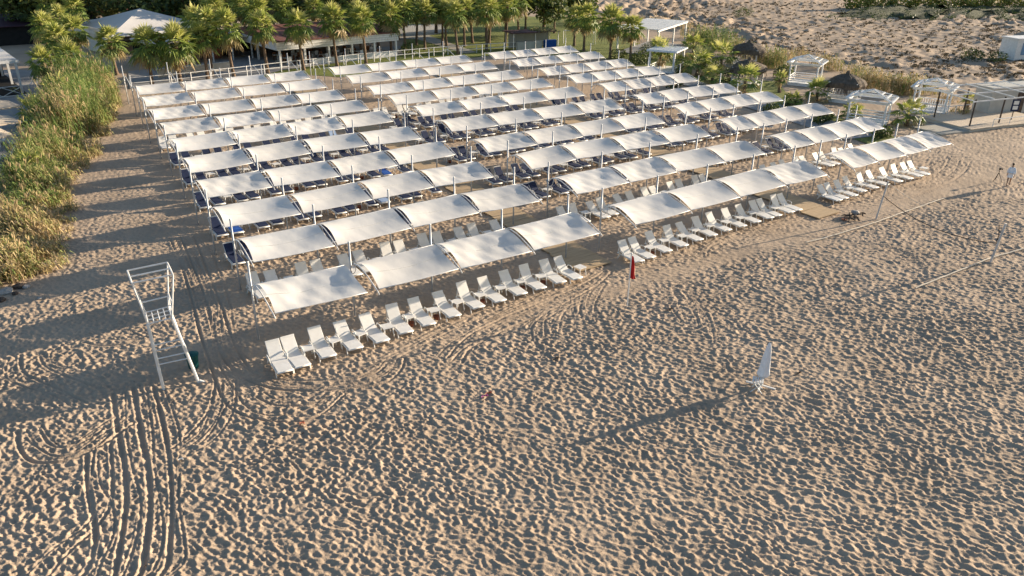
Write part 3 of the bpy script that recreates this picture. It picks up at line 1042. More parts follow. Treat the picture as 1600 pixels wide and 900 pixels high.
for (px, py, hh, n, tl, th, rad) in [(905, 36, 1.8, 60, .5, .95, 2.6), (935, 38, 1.9, 60, .45, .9, 2.6), (965, 40, 1.9, 60, .5, .95, 2.6), (1000, 40, 1.8, 60, .55, .95, 2.6), (1035, 42, 1.6, 60, .6, 1, 2.4), (1060, 46, 1.5, 50, .6, 1, 2.4),
                               (1085, 60, 1.9, 60, .4, .9, 2.2), (1108, 72, 2.8, 110, .0, .55, 2.0), (1125, 78, 2.8, 100, .05, .6, 1.9), (1142, 86, 2.3, 80, .2, .75, 1.8), (1090, 72, 2.2, 70, .1, .6, 1.8),
                               (1195, 104, 2.0, 80, .45, .95, 1.5), (1210, 106, 2.3, 80, .2, .75, 1.4), (1222, 98, 1.7, 60, .5, 1, 1.5), (1245, 92, 1.4, 50, .6, 1, 1.6), (1285, 104, 1.5, 60, .45, 1, 1.6), (1300, 110, 1.5, 60, .4, .95, 1.5),
                               (1350, 132, 1.8, 80, .3, .95, 1.5), (1365, 138, 1.8, 80, .5, 1, 1.4), (1382, 142, 1.7, 80, .5, 1, 1.4), (1398, 146, 1.9, 70, .35, .95, 1.3), (1412, 148, 1.9, 60, .4, 1, 1.2), (1428, 146, 1.9, 60, .3, .9, 1.2), (1446, 146, 1.6, 40, .4, 1, 1.1),
                               (1335, 122, 1.6, 60, .4, .95, 1.5), (1480, 158, .8, 30, .6, 1, 1.0), (1500, 180, .8, 30, .55, 1, .8), (1180, 96, 1.9, 60, .4, .9, 1.4), (1160, 90, 2.0, 60, .3, .8, 1.6)]:
    p = at(px, py)
    cells.append((p.x, p.y, rad, n, hh, tl, th))
reed_field('reeds', 'golden reeds between the white gazebos and the dunes', cells, 32, 1.5)

# low dark scrub on the dune hummocks
random.seed(77)
mb = MB()
for k in range(2300):
    px, py = random.uniform(1010, 1640), 6 + 118 * random.random() ** 1.3
    if py > 20 + (px - 1000) * .22 + 10:
        continue
    if random.random() < .35 and 1200 < px < 1500:
        continue
    p = at(px, py)
    r = random.uniform(.2, .6)
    zz = dz(p.x, p.y) - .22
    for q in range(18):
        a = random.uniform(0, 6.28); rr = r * random.random()
        c = Vector((p.x + math.cos(a) * rr, p.y + math.sin(a) * rr, zz + random.uniform(-.1, .45) * r + .3))
        u = Vector((random.gauss(0, 1), random.gauss(0, 1), random.gauss(0, .6))).normalized() * random.uniform(.07, .17)
        w = Vector((random.gauss(0, 1), random.gauss(0, 1), random.gauss(0, 1))).cross(u).normalized() * .07
        mb.add([c - u, c + w, c + u, c - w], [(0, 1, 2, 3)], random.uniform(.1, .75))
tag(mb.build('scrub', M['scrub']), 'low dark scrub dotted over the sand dunes', 'scrub', kind='stuff')

# ------------------------------------------------------------------ palms
random.seed(21)
row = [((238, 133), 3.7), ((283, 130), 3.9), ((325, 124), 4.4), ((366, 121), 4.9), ((419, 115), 4.5), ((475, 110), 4.9), ((527, 104), 4.9), ((572, 100), 5.1), ((612, 86), 4.6), ((634, 80), 4.9), ((664, 78), 4.8), ((698, 73), 4.4),
       ((726, 73), 4.5), ((764, 68), 4.7), ((790, 66), 4.3)]
where = ['left of the marquee front, shortest of the palm row', 'before the pyramid marquee', 'above the dotted parasol', 'beside the tan garden wall', 'at the left end of the red roofed restaurant',
         'before the restaurant, second along its white front', 'before the middle of the restaurant front', 'before the restaurant, near its right end', 'at the right corner of the restaurant', 'beside the restaurant on the lawn edge',
         'where the pale path meets the lawn', 'on the lawn right of the pale path', 'at the middle of the bright lawn', 'on the lawn left of the small bar', 'at the left side of the small bar roof']
for (q, h), w in zip(row, where):
    palm(at(*q), h, 'fan palm with bare trunk ' + w, sc=1.16)
back = [(300, 30), (332, 18), (348, 6), (378, 14), (402, 22), (440, 14), (492, 12), (540, 6), (588, 12), (648, 10), (690, 10), (738, 8), (790, 12), (812, 4), (320, 42), (420, 4), (560, 22), (620, 4), (760, 16), (715, 20), (512, 4)]
for k, q in enumerate(back):
    p = at(q[0], q[1], 5.0)
    palm((p.x, p.y), 5.0, f'{ORD[k]} palm in the crowded back grove behind restaurant and lawn', sc=1.1)
for q, h, w in [((821, 46), 4.6, 'behind the vine covered bar'), ((866, 52), 4.6, 'between the bar and the white goal'), ((897, 72), 3.7, 'just right of the white goal'), ((912, 80), 3.9, 'in front of the goal, slightly right'),
                ((953, 92), 4.2, 'with a thick dark trunk beyond the right block'), ((985, 94), 3.9, 'left of the flat slatted pergola'), ((848, 30), 5.0, 'at the back of the shaded pitch')]:
    palm(at(*q), h, 'fan palm ' + w, sc=1.12)
for q, h, s, w in [((1030, 106), 1.7, .95, 'by the small flat roofed pavilion'), ((1083, 92), 1.4, 1.2, 'beneath the slatted pergola corner'), ((1088, 118), 1.3, 1.15, 'left of the lower thatched gazebo, lowest'), ((1128, 108), 1.3, 1.05, 'between two thatched roofs and the tall reeds'),
                   ((1162, 150), 1.5, .95, 'in front of the lower thatched roof'), ((1112, 134), .8, .85, 'behind the end of a canopy row'), ((1218, 145), 1.3, .5, 'slim, left of the square white gazebo'), ((1236, 168), .5, .75, 'low in the grass below the square white gazebo'),
                   ((1275, 158), .8, .8, 'dark, between the square gazebo and the thatched gazebo'), ((1327, 190), .7, .75, 'under the nearest pergola gazebo'), ((1416, 196), .9, 1.0, 'right of the nearest pergola gazebo'),
                   ((1510, 172), 1.0, .5, 'with dry skirt beside the grey hut'), ((1100, 108), 1.0, 1.0, 'in the thick of the bushy cluster by the pavilion'), ((1062, 112), .8, .8, 'at the pavilion step')]:
    palm(at(*q), h, 'young bushy palm ' + w, True, s, 'young bushy palms by the gazebos')
for k, (px, py, h, s) in enumerate([(45, 262, .9, .7), (57, 178, 1.6, .9), (92, 140, 2.4, .95), (70, 100, 3.0, .95), (108, 92, 3.2, .95), (84, 62, 3.7, 1.0), (112, 52, 3.9, 1.0), (66, 44, 4.0, .95), (92, 26, 4.3, 1.05), (118, 18, 4.4, 1.0), (72, 10, 4.6, 1.0), (102, 2, 4.8, 1.05), (172, 62, 3.6, 1.0)]):
    p = at(px, py, h)
    palm((p.x, p.y), h, f'{ORD[k]} palm from the near end of the palms rising from left reeds', k < 3, s, 'palms among the left reeds')

# ------------------------------------------------------------------ buildings at the back
def frame_pts(q0, q1):
    a, b = at(*q0), at(*q1)
    d = (b - a); L = d.length; d.normalize()
    return a, math.atan2(d.y, d.x), L


# restaurant with the red brown roof
a, rz, L = frame_pts((440, 106), (620, 88))
t = thing('restaurant', 'open fronted restaurant with red brown roof and white fascia behind the palms', 'building', a, rz)
MB().box((L / 2, 7, .05), (L, 14, .1)).build('floor', M['paving'], t)
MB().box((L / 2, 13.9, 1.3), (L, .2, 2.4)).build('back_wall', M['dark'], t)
for k in range(6):
    MB().box((k * L / 5, .1, 1.15), (.22, .22, 2.3)).build('column', M['white_timber'], t)
for k in range(4):
    MB().box((.1 + k * L / 3.03, 6.5, 1.15), (.2, .2, 2.3)).build('column', M['white_timber'], t)
mb = MB(); mb.box((L / 2, .02, 2.36), (L + .7, .14, .94)); mb.box((-.3, 7, 2.36), (.14, 13.8, .94)); mb.box((L + .3, 7, 2.36), (.14, 13.8, .94))
fa = mb.build('fascia', M['white_timber'], t)
for z in (2.1, 2.36, 2.62):
    MB().box((L / 2, -.06, z), (L + .66, .03, .03)).build('trim', M['grey_wall'], fa)
mb = MB()
mb.add([(-.45, -.15, 2.86), (L + .45, -.15, 2.86), (L + .45, 9.5, 3.55), (-.45, 9.5, 3.55), (-.45, 14.3, 2.86), (L + .45, 14.3, 2.86), (-.45, 14.3, 2.78), (L + .45, 14.3, 2.78), (-.45, -.15, 2.78), (L + .45, -.15, 2.78)],
       [(0, 1, 2, 3), (3, 2, 5, 4), (8, 9, 1, 0), (4, 5, 7, 6), (8, 6, 7, 9), (0, 3, 4, 6, 8), (1, 9, 7, 5, 2)])
rf = mb.build('roof', M['red_roof'], t)
for k in range(9):
    MB().bar((k * L / 8, -.1, 2.90), (k * L / 8, 9.4, 3.58), .07, .04).build('ridge_strip', M['red_roof'], rf)
MB().box((L * .62, -.05, .32), (L * .74, .16, .64)).build('low_wall', M['white_timber'], t)
# tables and chairs inside
random.seed(3)
MB_t = MB().box((0, 0, .7), (.8, .8, .04)).box((0, 0, .34), (.08, .08, .68)).box((0, 0, .03), (.45, .45, .05))
tme = MB_t.mesh('table', M['plastic'])
cb = MB().box((0, 0, .42), (.4, .4, .05)).box((0, .19, .68), (.4, .05, .5))
for sx in (-.17, .17):
    for sy in (-.17, .17):
        cb.box((sx, sy, .2), (.04, .04, .4))
cme = [cb.mesh('chair', mm) for mm in (mat('brown_wicker', (0.22, 0.10, 0.045), .8, scale=9, col2=(.14, .06, .03)), M['plastic'])]
A = Matrix.Rotation(rz, 3, 'Z')
nt_ = nc_ = 0
for k in range(12):
    lx, ly = 1.4 + (k % 6) * (L - 2.2) / 5.6, 1.5 + (k // 6) * 2.6
    p = a + A @ Vector((lx, ly, .1))
    o = obj('dining_table', tme, None, p, rz)
    tag(o, f'{ORD[k % 6]} small table from the left, {"front" if k < 6 else "rear"} line inside the open restaurant', 'table', 'tables in the open restaurant')
    for s, (dx, dy, r_) in enumerate([(0, .65, 0), (0, -.65, math.pi), (.65, 0, -math.pi / 2)]):
        p = a + A @ Vector((lx + dx, ly + dy, .1))
        o = obj('dining_chair', cme[(k + s) % 2], None, p, rz + r_ + random.uniform(-.2, .2))
        tag(o, f'{"brown" if (k + s) % 2 == 0 else "white"} chair on the {("far", "near", "right")[s]} side of the {ORD[k % 6]} {"front" if k < 6 else "rear"} restaurant table', 'chair', 'chairs in the open restaurant')

# pyramid marquee
P = at(213, 88)
c0 = Vector((P.x + 3.0, P.y + 9.0, 0))
t = thing('marquee', 'large white pyramid roofed marquee behind the left palms', 'marquee', c0, R(12))
hw, ez, az_ = 7.0, 2.5, 4.6
cs = [(-hw, -hw), (hw, -hw), (hw, hw), (-hw, hw)]
for k in range(4):
    (x0, y0), (x1, y1) = cs[k], cs[(k + 1) % 4]

    def pan(u, v, x0=x0, y0=y0, x1=x1, y1=y1):
        x, y = x0 + (x1 - x0) * u, y0 + (y1 - y0) * u
        return (x * (1 - v), y * (1 - v), ez + (az_ - ez) * (v ** 1.15) - .22 * 4 * u * (1 - u) * (1 - v))
    MB().grid(pan, 8, 6).build('roof_panel', M['tent'], t, False)
    MB().bar((x0, y0, ez - .12), (x1, y1, ez - .12), .12, .3).build('eave_beam', M['white_timber'], t)
    MB().tube([(x0, y0, -.1), (x0, y0, ez)], .09, 6).build('post', M['white_steel'], t)
MB().box((0, hw - .1, 1.5), (2 * hw - .3, .06, 2.9)).build('rear_curtain', M['tent'], t)
MB().box((-hw + .1, 0, 1.5), (.06, 2 * hw - .5, 2.9)).build('side_curtain', M['tent'], t)
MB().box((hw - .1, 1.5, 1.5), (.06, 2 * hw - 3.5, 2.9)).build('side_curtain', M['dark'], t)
# annex roof in front of the marquee
a, rz, L = frame_pts((236, 108), (400, 92))
t = thing('pool_bar', 'long white flat roofed shelter in shade behind the front palms', 'building', a, rz)
MB().box((L / 2, 3.0, 2.62), (L, 5.2, .16)).build('roof', M['tent'], t)
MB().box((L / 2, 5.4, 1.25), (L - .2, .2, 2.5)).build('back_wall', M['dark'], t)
for k in range(6):
    MB().box((.15 + k * (L - .3) / 5, .55, 1.27), (.14, .14, 2.53)).build('post', M['white_timber'], t)
for k in range(5):
    MB().box((1.2 + k * L / 5, 3.4, .55), (1.5, .7, 1.1)).build('counter', M['terracotta'] if k % 2 else M['driftwood'], t)
a, rz, L = frame_pts((248, 122), (362, 109))
t = thing('garden_wall', 'low tan rendered wall behind the dotted parasol', 'wall', a, rz)
MB().box((L / 2, .12, .42), (L, .24, .84)).build('wall_face', M['wall'], t)
MB().box((L / 2, .12, .865), (L + .06, .32, .05)).build('coping', M['wall'], t)
# dotted parasol
P = at(289, 121)
t = thing('dotted_parasol', 'dark pink parasol with white dots beside the tan wall', 'parasol', (P.x, P.y, 0))
MB().tube([(0, 0, -.1), (0, 0, 1.85)], .025, 6).build('pole', M['white_steel'], t)
mg = mat('magenta_canvas', (0.22, 0.02, 0.10), .8, scale=4, col2=(.17, .015, .08))
prof = [(1.0, 1.42), (.93, 1.52), (.7, 1.68), (.4, 1.79), (.05, 1.86)]
c = MB().lathe(prof, 12).build('canopy', mg, t, True)
dm_ = MB()
for k in range(12):
    aa = k * .5236 + .26
    rr, zz = ((.8, 1.635), (.5, 1.775))[k % 2]
    ctr = Vector((rr * math.cos(aa), rr * math.sin(aa), zz))
    nrm = Vector((math.cos(aa) * .45, math.sin(aa) * .45, .9)).normalized()
    s1 = Vector((-math.sin(aa), math.cos(aa), 0)); s2 = nrm.cross(s1)
    dm_.add([ctr + (s1 * math.cos(w_ * .785) + s2 * math.sin(w_ * .785)) * .12 + nrm * .02 for w_ in range(8)], [tuple(range(8))])
dm_.build('white_dots', M['plastic'], c)

# white two-rail fence behind the farthest row
fp = [at(*q) for q in ((205, 139), (300, 130), (440, 113), (560, 99), (700, 86), (850, 76))]
t = thing('rail_fence', 'white two rail fence behind the farthest canopies', 'fence', fp[0])
post_me = MB().tube([(0, 0, -.2), (0, 0, 1.1)], .05, 6).mesh('post', M['white_steel'])
for k in range(len(fp) - 1):
    p0, p1 = fp[k] - fp[0], fp[k + 1] - fp[0]
    n = max(2, int((p1 - p0).length / 1.9))
    for i in range(n):
        obj('post', post_me, t, p0 + (p1 - p0) * (i / n))
    for z in (.55, 1.05):
        MB().tube([p0 + Vector((0, 0, z)), p1 + Vector((0, 0, z))], .035, 6).build('rail', M['white_steel'], t)

# small bar with vines by the lawn
P = at(832, 76)
t = thing('beach_bar', 'small bar with flat dark roof and flowering vines by the lawn', 'bar', P, YAW + .45)
for sx in (-3.4, -.2, 3.2):
    for sy in (-1.2, 1.2):
        MB().tube([(sx, sy, -.1), (sx, sy, 2.2)], .05, 6).build('post', M['white_steel'], t)
MB().box((-1.9, 0, 2.26), (3.8, 3.0, .1)).build('roof', M['maroon'], t)
MB().box((1.6, 0, 2.24), (3.6, 2.8, .06)).build('vine_frame', M['driftwood'], t)
mb = MB(); leaf_cloud(mb, (1.6, 0, 2.35), 2.1, 1.7, .35, 650, .14, .3, 1.0); mb.build('vines', M['reed'], t)
MB().box((-1.0, -.9, .55), (3.6, .5, 1.1)).build('counter', M['grey_wall'], t)
MB().box((2.2, -.8, .6), (1.7, .6, 1.1)).build('fridge', M['blue'], t)
MB().box((0, 1.2, 1.0), (6, .1, 1.9)).build('rear_panel', M['grey_wall'], t)

# football goal on the shaded pitch
a = at(880, 68); b_ = at(925, 70)
t = thing('goal_frame', 'white goal frame on the shaded grass pitch', 'goal', a)
d = Vector((2.4, -3.6, 0))
MB().tube([(0, 0, 0), (0, 0, 1.75), (d.x, d.y, 1.75), (d.x, d.y, 0)], .06, 6).build('front_frame', M['white_steel'], t)
n_ = Vector((1.1, .75, 0))
MB().tube([(0, 0, 1.75), (n_.x * .6, n_.y * .6, 1.72), (n_.x, n_.y, 0), (d.x + n_.x, d.y + n_.y, 0), (d.x + n_.x * .6, d.y + n_.y * .6, 1.72), (d.x, d.y, 1.75)], .04, 5).build('rear_stay', M['white_steel'], t)

# flat slatted pergola
a = at(1050, 78)
t = thing('pergola', 'large flat white slatted pergola beyond the right palms', 'pergola', a, R(27))
W_, D_ = 12.0, 5.4
for x in (-W_ + 5.5, -2.6 + 2.6, 5.5):
    for y in (0, D_):
        MB().box((x, y, 1.5), (.18, .18, 3.0)).build('post', M['white_timber'], t)
for y in (0, D_):
    MB().box((-.5, y, 3.08), (W_ + .8, .2, .22)).build('beam', M['white_timber'], t)
sm = MB().box((0, D_ / 2, 3.24), (.30, D_ + .7, .05)).mesh('slat', M['white_timber'])
for k in range(27):
    obj('slat', sm, t, (-6.7 + k * .47, 0, random.uniform(-.01, .01)))
MB().box((-.5, D_ / 2, .06), (W_, D_, .12)).build('floor', M['paving'], t)


def gazebo(q, sx, sy, rz, h, label, roof='rafter', rail='bars', name='gazebo'):
    P = at(*q)
    t = thing(name, label, 'gazebo', (P.x, P.y, 0), rz, 'white timber gazebos beside the dunes')
    mt = M['white_timber']
    dk = MB()
    nb = int(sx / .26)
    for k in range(nb):
        dk.box((-sx / 2 + (k + .5) * sx / nb, 0, .30), (sx / nb - .02, sy, .05))
    dk.build('deck', mt, t)
    MB().box((0, 0, .14), (sx - .1, sy - .1, .26)).build('deck_base', mt, t)
    for x in (-1, 1):
        for y in (-1, 1):
            MB().box((x * (sx / 2 - .08), y * (sy / 2 - .08), h / 2 + .1), (.14, .14, h)).build('post', mt, t)
    for x0, y0, x1, y1 in ((-1, -1, -1, 1), (1, -1, 1, 1), (-1, 1, 1, 1)):
        A_, B_ = Vector((x0 * (sx / 2 - .08), y0 * (sy / 2 - .08), 0)), Vector((x1 * (sx / 2 - .08), y1 * (sy / 2 - .08), 0))
        rl = MB()
        if rail == 'bars':
            for z in (.52, .72, .95):
                rl.bar(A_ + Vector((0, 0, z)), B_ + Vector((0, 0, z)), .05, .08)
        else:
            for z in (.5, .98):
                rl.bar(A_ + Vector((0, 0, z)), B_ + Vector((0, 0, z)), .05, .07)
            n = int((B_ - A_).length / .2)
            for i in range(1, n):
                p = A_.lerp(B_, i / n)
                rl.box((p.x, p.y, .74), (.06, .06, .42), math.atan2(B_.y - A_.y, B_.x - A_.x))
        rl.build('railing', mt, t)
    if roof == 'rafter':
        ov = .28
        cs = [(-sx / 2 - ov, -sy / 2 - ov), (sx / 2 + ov, -sy / 2 - ov), (sx / 2 + ov, sy / 2 + ov), (-sx / 2 - ov, sy / 2 + ov)]
        for k in range(4):
            (x0, y0), (x1, y1) = cs[k], cs[(k + 1) % 4]
            z = h + .1
            MB().bar((x0 * .9, y0 * .9, z), (x1 * .9, y1 * .9, z), .10, .2).build('beam', mt, t)
            MB().bar((x0, y0, z + .12), (x1, y1, z + .12), .16, .06).build('eave_board', mt, t)
            MB().bar((x0, y0, z + .17), (0, 0, z + .82), .12, .10).build('rafter', mt, t)
            mx, my = (x0 + x1) / 2, (y0 + y1) / 2
            for f in (.28, .55):
                MB().bar((x0 * (1 - f), y0 * (1 - f), z + .2 + .65 * f), (x1 * (1 - f), y1 * (1 - f), z + .2 + .65 * f), .13, .05).build('purlin', mt, t)
            MB().bar((x0 * .82, y0 * .82, z - .45), (x0 * .62 + x1 * .2, y0 * .62 + y1 * .2, z - .06), .07).build('bracket', mt, t)
    else:
        rt = MB()
        rs = [(1.62, -.62), (1.66, -.25), (1.52, .05), (1.12, .42), (.66, .66), (.2, .84), (.13, 1.12), (.02, 1.2)]
        n = 22
        vs, fs = [], []
        for i, (r_, z) in enumerate(rs):
            for k in range(n):
                jit = random.uniform(.93, 1.07) if i < 6 else 1
                aa = 2 * math.pi * k / n
                sq = 1 / max(abs(math.cos(aa)), abs(math.sin(aa))) ** .35
                vs.append((r_ * jit * math.cos(aa) * sq * sx / 2.45, r_ * jit * math.sin(aa) * sq * sy / 2.45, h + .12 + z * .82 + random.uniform(-.05, .05)))
        for i in range(len(rs) - 1):
            for k in range(n):
                fs.append((i * n + k, i * n + (k + 1) % n, (i + 1) * n + (k + 1) % n, (i + 1) * n + k))
        rt.add(vs, fs)
        r_o = rt.build('thatch_roof', M['thatch'], t)
        fr = MB()
        for k in range(420):                      # loose straw hanging from the skirt and lying on the slope
            aa = random.uniform(0, 6.283)
            f = random.random()
            i0 = random.choice([0, 0, 0, 2, 3, 4])
            sq = 1 / max(abs(math.cos(aa)), abs(math.sin(aa))) ** .35
            r_, z = rs[i0]
            p = Vector((r_ * math.cos(aa) * sq * sx / 2.45, r_ * math.sin(aa) * sq * sy / 2.45, h + .14 + z * .82))
            out = Vector((math.cos(aa), math.sin(aa), -.9 if i0 > 1 else -3)) * random.uniform(.1, .2)
            w = Vector((-math.sin(aa), math.cos(aa), 0)) * .03
            p += Vector((math.cos(aa), math.sin(aa), .3)) * .04
            fr.add([p - w, p + w, p + out + w * .3, p + out - w * .3], [(0, 1, 2, 3)])
        fr.build('loose_straw', M['thatch'], r_o)
        for x in (-1, 1):
            for y in (-1, 1):
                MB().box((x * (sx / 2 - .08), y * (sy / 2 - .08), h + .13), (.2, .2, .06)).build('post_cap', mt, t)
    return t


random.seed(41)
gazebo((1256, 132), 2.9, 2.9, R(25), 2.15, 'square white gazebo with low bar railing, left of the front thatched gazebo')
gazebo((1354, 194), 2.6, 3.0, R(22), 2.0, 'white rafter roofed gazebo nearest the canopies, without a mattress')
g3 = gazebo((1452, 175), 3.0, 2.8, R(20), 2.1, 'white gazebo with upright slat railing at the far right', rail='slats')
gazebo((1317, 158), 2.6, 2.6, R(20), 1.75, 'thatched gazebo between two white rafter roofed gazebos', roof='thatch')
gazebo((1166, 132), 2.7, 2.7, R(25), 1.7, 'thatched gazebo half hidden by a palm, lower of the left two', roof='thatch')
gazebo((1166, 103), 2.9, 2.9, R(25), 1.9, 'thatched gazebo with white railing, upper of the left two', roof='thatch')
# flat roofed pavilion by the palms
P = at(1040, 110)
t = thing('pavilion', 'small flat roofed white pavilion with railing under palms', 'pavilion', (P.x, P.y, 0), R(28))
for x in (-1.9, 1.9):
    for y in (-1.4, 1.4):
        MB().box((x, y, 1.15), (.2, .2, 2.3)).build('post', M['white_timber'], t)
MB().box((0, 0, 2.36), (4.6, 3.5, .12)).build('roof', M['white_timber'], t)
for k in range(9):
    MB().box((-2.0 + k * .5, 0, 2.45), (.12, 3.5, .06)).build('slat', M['white_timber'], t)
for y in (-1.4, 1.4):
    for z in (.3, .5, .72):
        MB().box((0, y, z), (3.6, .05, .08)).build('rail', M['white_timber'], t)
MB().box((0, 0, .1), (4, 3, .2)).build('deck', M['white_timber'], t)

# deck with awning frame and grey hut at the right
a = at(1513, 206)
t = thing('timber_deck', 'pale timber deck with white handrail at the right edge', 'deck', a, R(-12))
bm2 = MB().box((0, 2.6, .22), (.37, 5.6, .06)).mesh('board', mat('pale_deck_board', (0.64, 0.53, 0.40), .85, scale=2.2, col2=(.52, .42, .31), bump=.004, bscale=24, stretch=(3, .4, 1)))
for k in range(26):
    obj('board', bm2, t, (.2 + k * .385, 0, random.uniform(-.004, .004)))
MB().box((5.0, 2.6, .08), (10, 5.4, .2)).build('deck_base', M['wall'], t)
rl = MB()
for k in range(6):
    rl.tube([(.1 + k * .95, 4.6, .2), (.1 + k * .95, 4.6, .95)], .03, 6)
rl.tube([(-.3, 4.6, .1), (.1, 4.6, .95), (5.6, 4.6, .95)], .035, 6)
rl.build('handrail', M['white_steel'], t)
rl = MB(); rl.tube([(2.6, -.1, .2), (2.6, -.1, .85), (6.5, -.1, .85)], .035, 6); rl.tube([(4.6, -.1, .2), (4.6, -.1, .85)], .03, 6)
rl.build('handrail', M['white_steel'], t)
MB().box((-1.6, 1.4, .03), (3.2, 3.0, .1)).build('ramp', M['path'], t)
A_ = Matrix.Rotation(R(-12), 3, 'Z')
t2 = thing('awning_frame', 'bare white awning frame on dark posts over the deck', 'awning', a, R(-12))
for x in (.9, 4.4, 8.0):
    for y in (.7, 4.2):
        MB().box((x, y, 1.35), (.09, .09, 2.2)).build('post', M['driftwood'], t2)
for y in (.1, 2.2, 4.8):
    MB().bar((-.2, y, 2.42 + .06 * y), (9.5, y, 2.42 + .06 * y), .09).build('beam', M['white_steel'], t2)
for x in (-.2, 2.2, 4.6, 7.0, 9.3):
    MB().bar((x, .1, 2.52), (x, 4.8, 2.8), .07).build('rafter', M['white_steel'], t2)
t3 = thing('notice_board', 'dark blue notice board with two white sheets on the deck', 'sign', a + A_ @ Vector((6.6, 1.2, .25)), R(-30))
MB().tube([(0, 0, 0), (0, 0, 1.7)], .04, 6).build('post', M['driftwood'], t3)
bo = MB().box((0, -.05, 1.25), (.7, .05, 1.0)).build('board', M['navy'], t3)
for z in (1.46, 1.04):
    MB().box((0, -.082, z), (.46, .012, .32)).build('paper', M['plastic'], bo)
P = at(1574, 184)
t = thing('grey_hut', 'plain grey rendered hut with flat pale roof behind the awning frame', 'hut', (P.x + 2.4, P.y + 1.4, 0), R(-14))
MB().box((0, 0, 1.2), (6.4, 1.7, 2.4)).build('walls', M['grey_wall'], t)
MB().box((0, 0, 2.44), (6.7, 1.9, .1)).build('roof', M['grey_wall'], t)
MB().box((0, -.95, 2.44), (6.74, .05, .13)).build('roof_edge', M['white_timber'], t)
MB().box((.5, -.88, .95), (.9, .08, 1.9)).build('door', M['driftwood'], t)
P = at(1588, 92)
t = thing('white_cabin', 'small white cabin with blue grey window on the dunes', 'cabin', (P.x + 1.0, P.y + .5, 0), R(-20))
MB().box((0, 0, 1.2), (3.4, 2.6, 2.6)).build('walls', M['white_timber'], t)
MB().box((0, 0, 2.56), (3.7, 2.9, .14)).build('roof', M['white_timber'], t)
MB().box((-.4, -1.32, 1.3), (.9, .06, 1.5)).build('door', M['glass_blue'], t)
MB().box((1.1, -1.32, 1.5), (.7, .06, .7)).build('window', M['glass_blue'], t)

# hedges and low bushes
random.seed(51)
for q, rx, ry, rzz, w, n in [((1284, 190), 2.2, .8, .55, 'low clipped bush at the end of the fourth canopy row', 600), ((1378, 214), 1.7, .8, .5, 'low bush by the end of the second canopy row', 500), ((1222, 122), 2.2, 1.2, 1.0, 'dark bush left of the square white gazebo', 700),
                            ((1205, 176), 1.3, .8, .5, 'small bright bush between two right hand canopy ends', 350), ((1055, 136), 2.2, .9, .6, 'yellow green bush behind the fifth right hand canopy', 500), ((1000, 100), 2.0, 1.4, 1.0, 'dark bush at the foot of the palm beside the pavilion', 700),
                            ((1018, 92), 2.0, 1.6, 1.3, 'tall dark bush behind the pavilion palm', 700), ((968, 92), 1.8, 1.2, .8, 'dark bush right of the thick trunked palm', 500), ((1110, 118), 2.4, 1.6, 1.2, 'dark green thicket under the bushy young palms', 800),
                            ((1140, 128), 1.8, 1.2, .9, 'dark bush beside the lower thatched gazebo', 500), ((1240, 164), 1.3, .7, .45, 'grassy bush below the square white gazebo', 300), ((640, 84), 1.6, 1.2, .9, 'dark bush at the restaurant corner', 400),
                            ((1520, 93), 3.2, 1.6, .9, 'dark spreading shrub on the dune left of the white cabin', 600), ((1555, 95), 3.0, 1.4, .7, 'low green shrub just left of the white cabin', 500), ((1160, 28), 3.0, 2.0, 1.3, 'lone bush on the dunes above the pergola', 600)]:
    shrub(at(*q), rx, ry, rzz, w, n=n, rz_=R(20))
hm = thing('hedge', 'long bright green hedge along the top right edge', 'hedge', at(1340, 15))
b0 = at(1340, 15)
for k in range(9):
    p = at(1340 + k * 36, 15.5) - b0
    mb = MB(); leaf_cloud(mb, (p.x, p.y, 1.7), 4.6, 2.4, 2.1, 700, .36, .45, 1.0); mb.build('foliage', M['hedge'], hm)
random.seed(58)
bk_j = [[random.uniform(-3, 3) for _ in range(33)] for _ in range(9)]


def bank(u, v):
    p = at(1270 + u * 400, 33 + bk_j[int(v * 8)][int(u * 32)] * .8 - 17 * v * min(1, u * 6))
    return (p.x, p.y, dz(p.x, p.y) - .7 + 1.5 * math.sin(v * 2.2) * min(1, u * 5) + .08 * bk_j[int(u * 8)][int(v * 32)])


bk = MB().grid(bank, 32, 8).build('bank', M['verge_shade'], None, True)
tf = MB()
for k in range(260):
    u, v = random.random(), random.random() * .8
    p = bank(u, v)
    leaf_cloud(tf, (p[0], p[1], p[2] + .15), random.uniform(.5, 1.3), random.uniform(.4, .9), .5, 14, .2, .0, .55)  # low tints carry the bank's shade in the leaf colour
tag(tf.build('ground_cover', M['leaf']), 'green ground cover, coloured dark for shade, on the bank below the long hedge', 'ground cover', kind='stuff')
structure(bk)

# far trees and roofs in the top left corner
random.seed(61)
for k, (px, py, h, r) in enumerate([(6, 6, 6, 3.5), (30, 4, 8, 4.5), (55, 3, 8, 4.5), (160, 3, 7, 4.5), (215, 4, 8, 5), (255, 6, 7, 4.5), (450, 8, 7, 4.5), (505, 10, 7, 4.5), (600, 4, 8, 5), (680, 6, 7, 4.5), (760, 4, 8, 5), (400, 10, 7, 4.0), (350, 4, 8, 5), (300, 8, 7, 4.5), (850, 8, 7, 4), (900, 4, 6, 3.5), (560, 6, 8, 5), (110, 2, 8, 5)]):
    p = at(px, py, h * .6)
    broad_tree((p.x, p.y), h, r, f'{ORD[k]} dark broadleaf tree in the far tree line', n=1400, size=.4, group='trees along the far edge')
a = at(-30, 62, 0)
t = thing('maroon_building', 'low building with dark maroon roof at the left edge', 'building', at(-60, 76), R(3))
MB().box((7, 3, 1.2), (18, 6, 2.4)).build('walls', M['dark'], t)
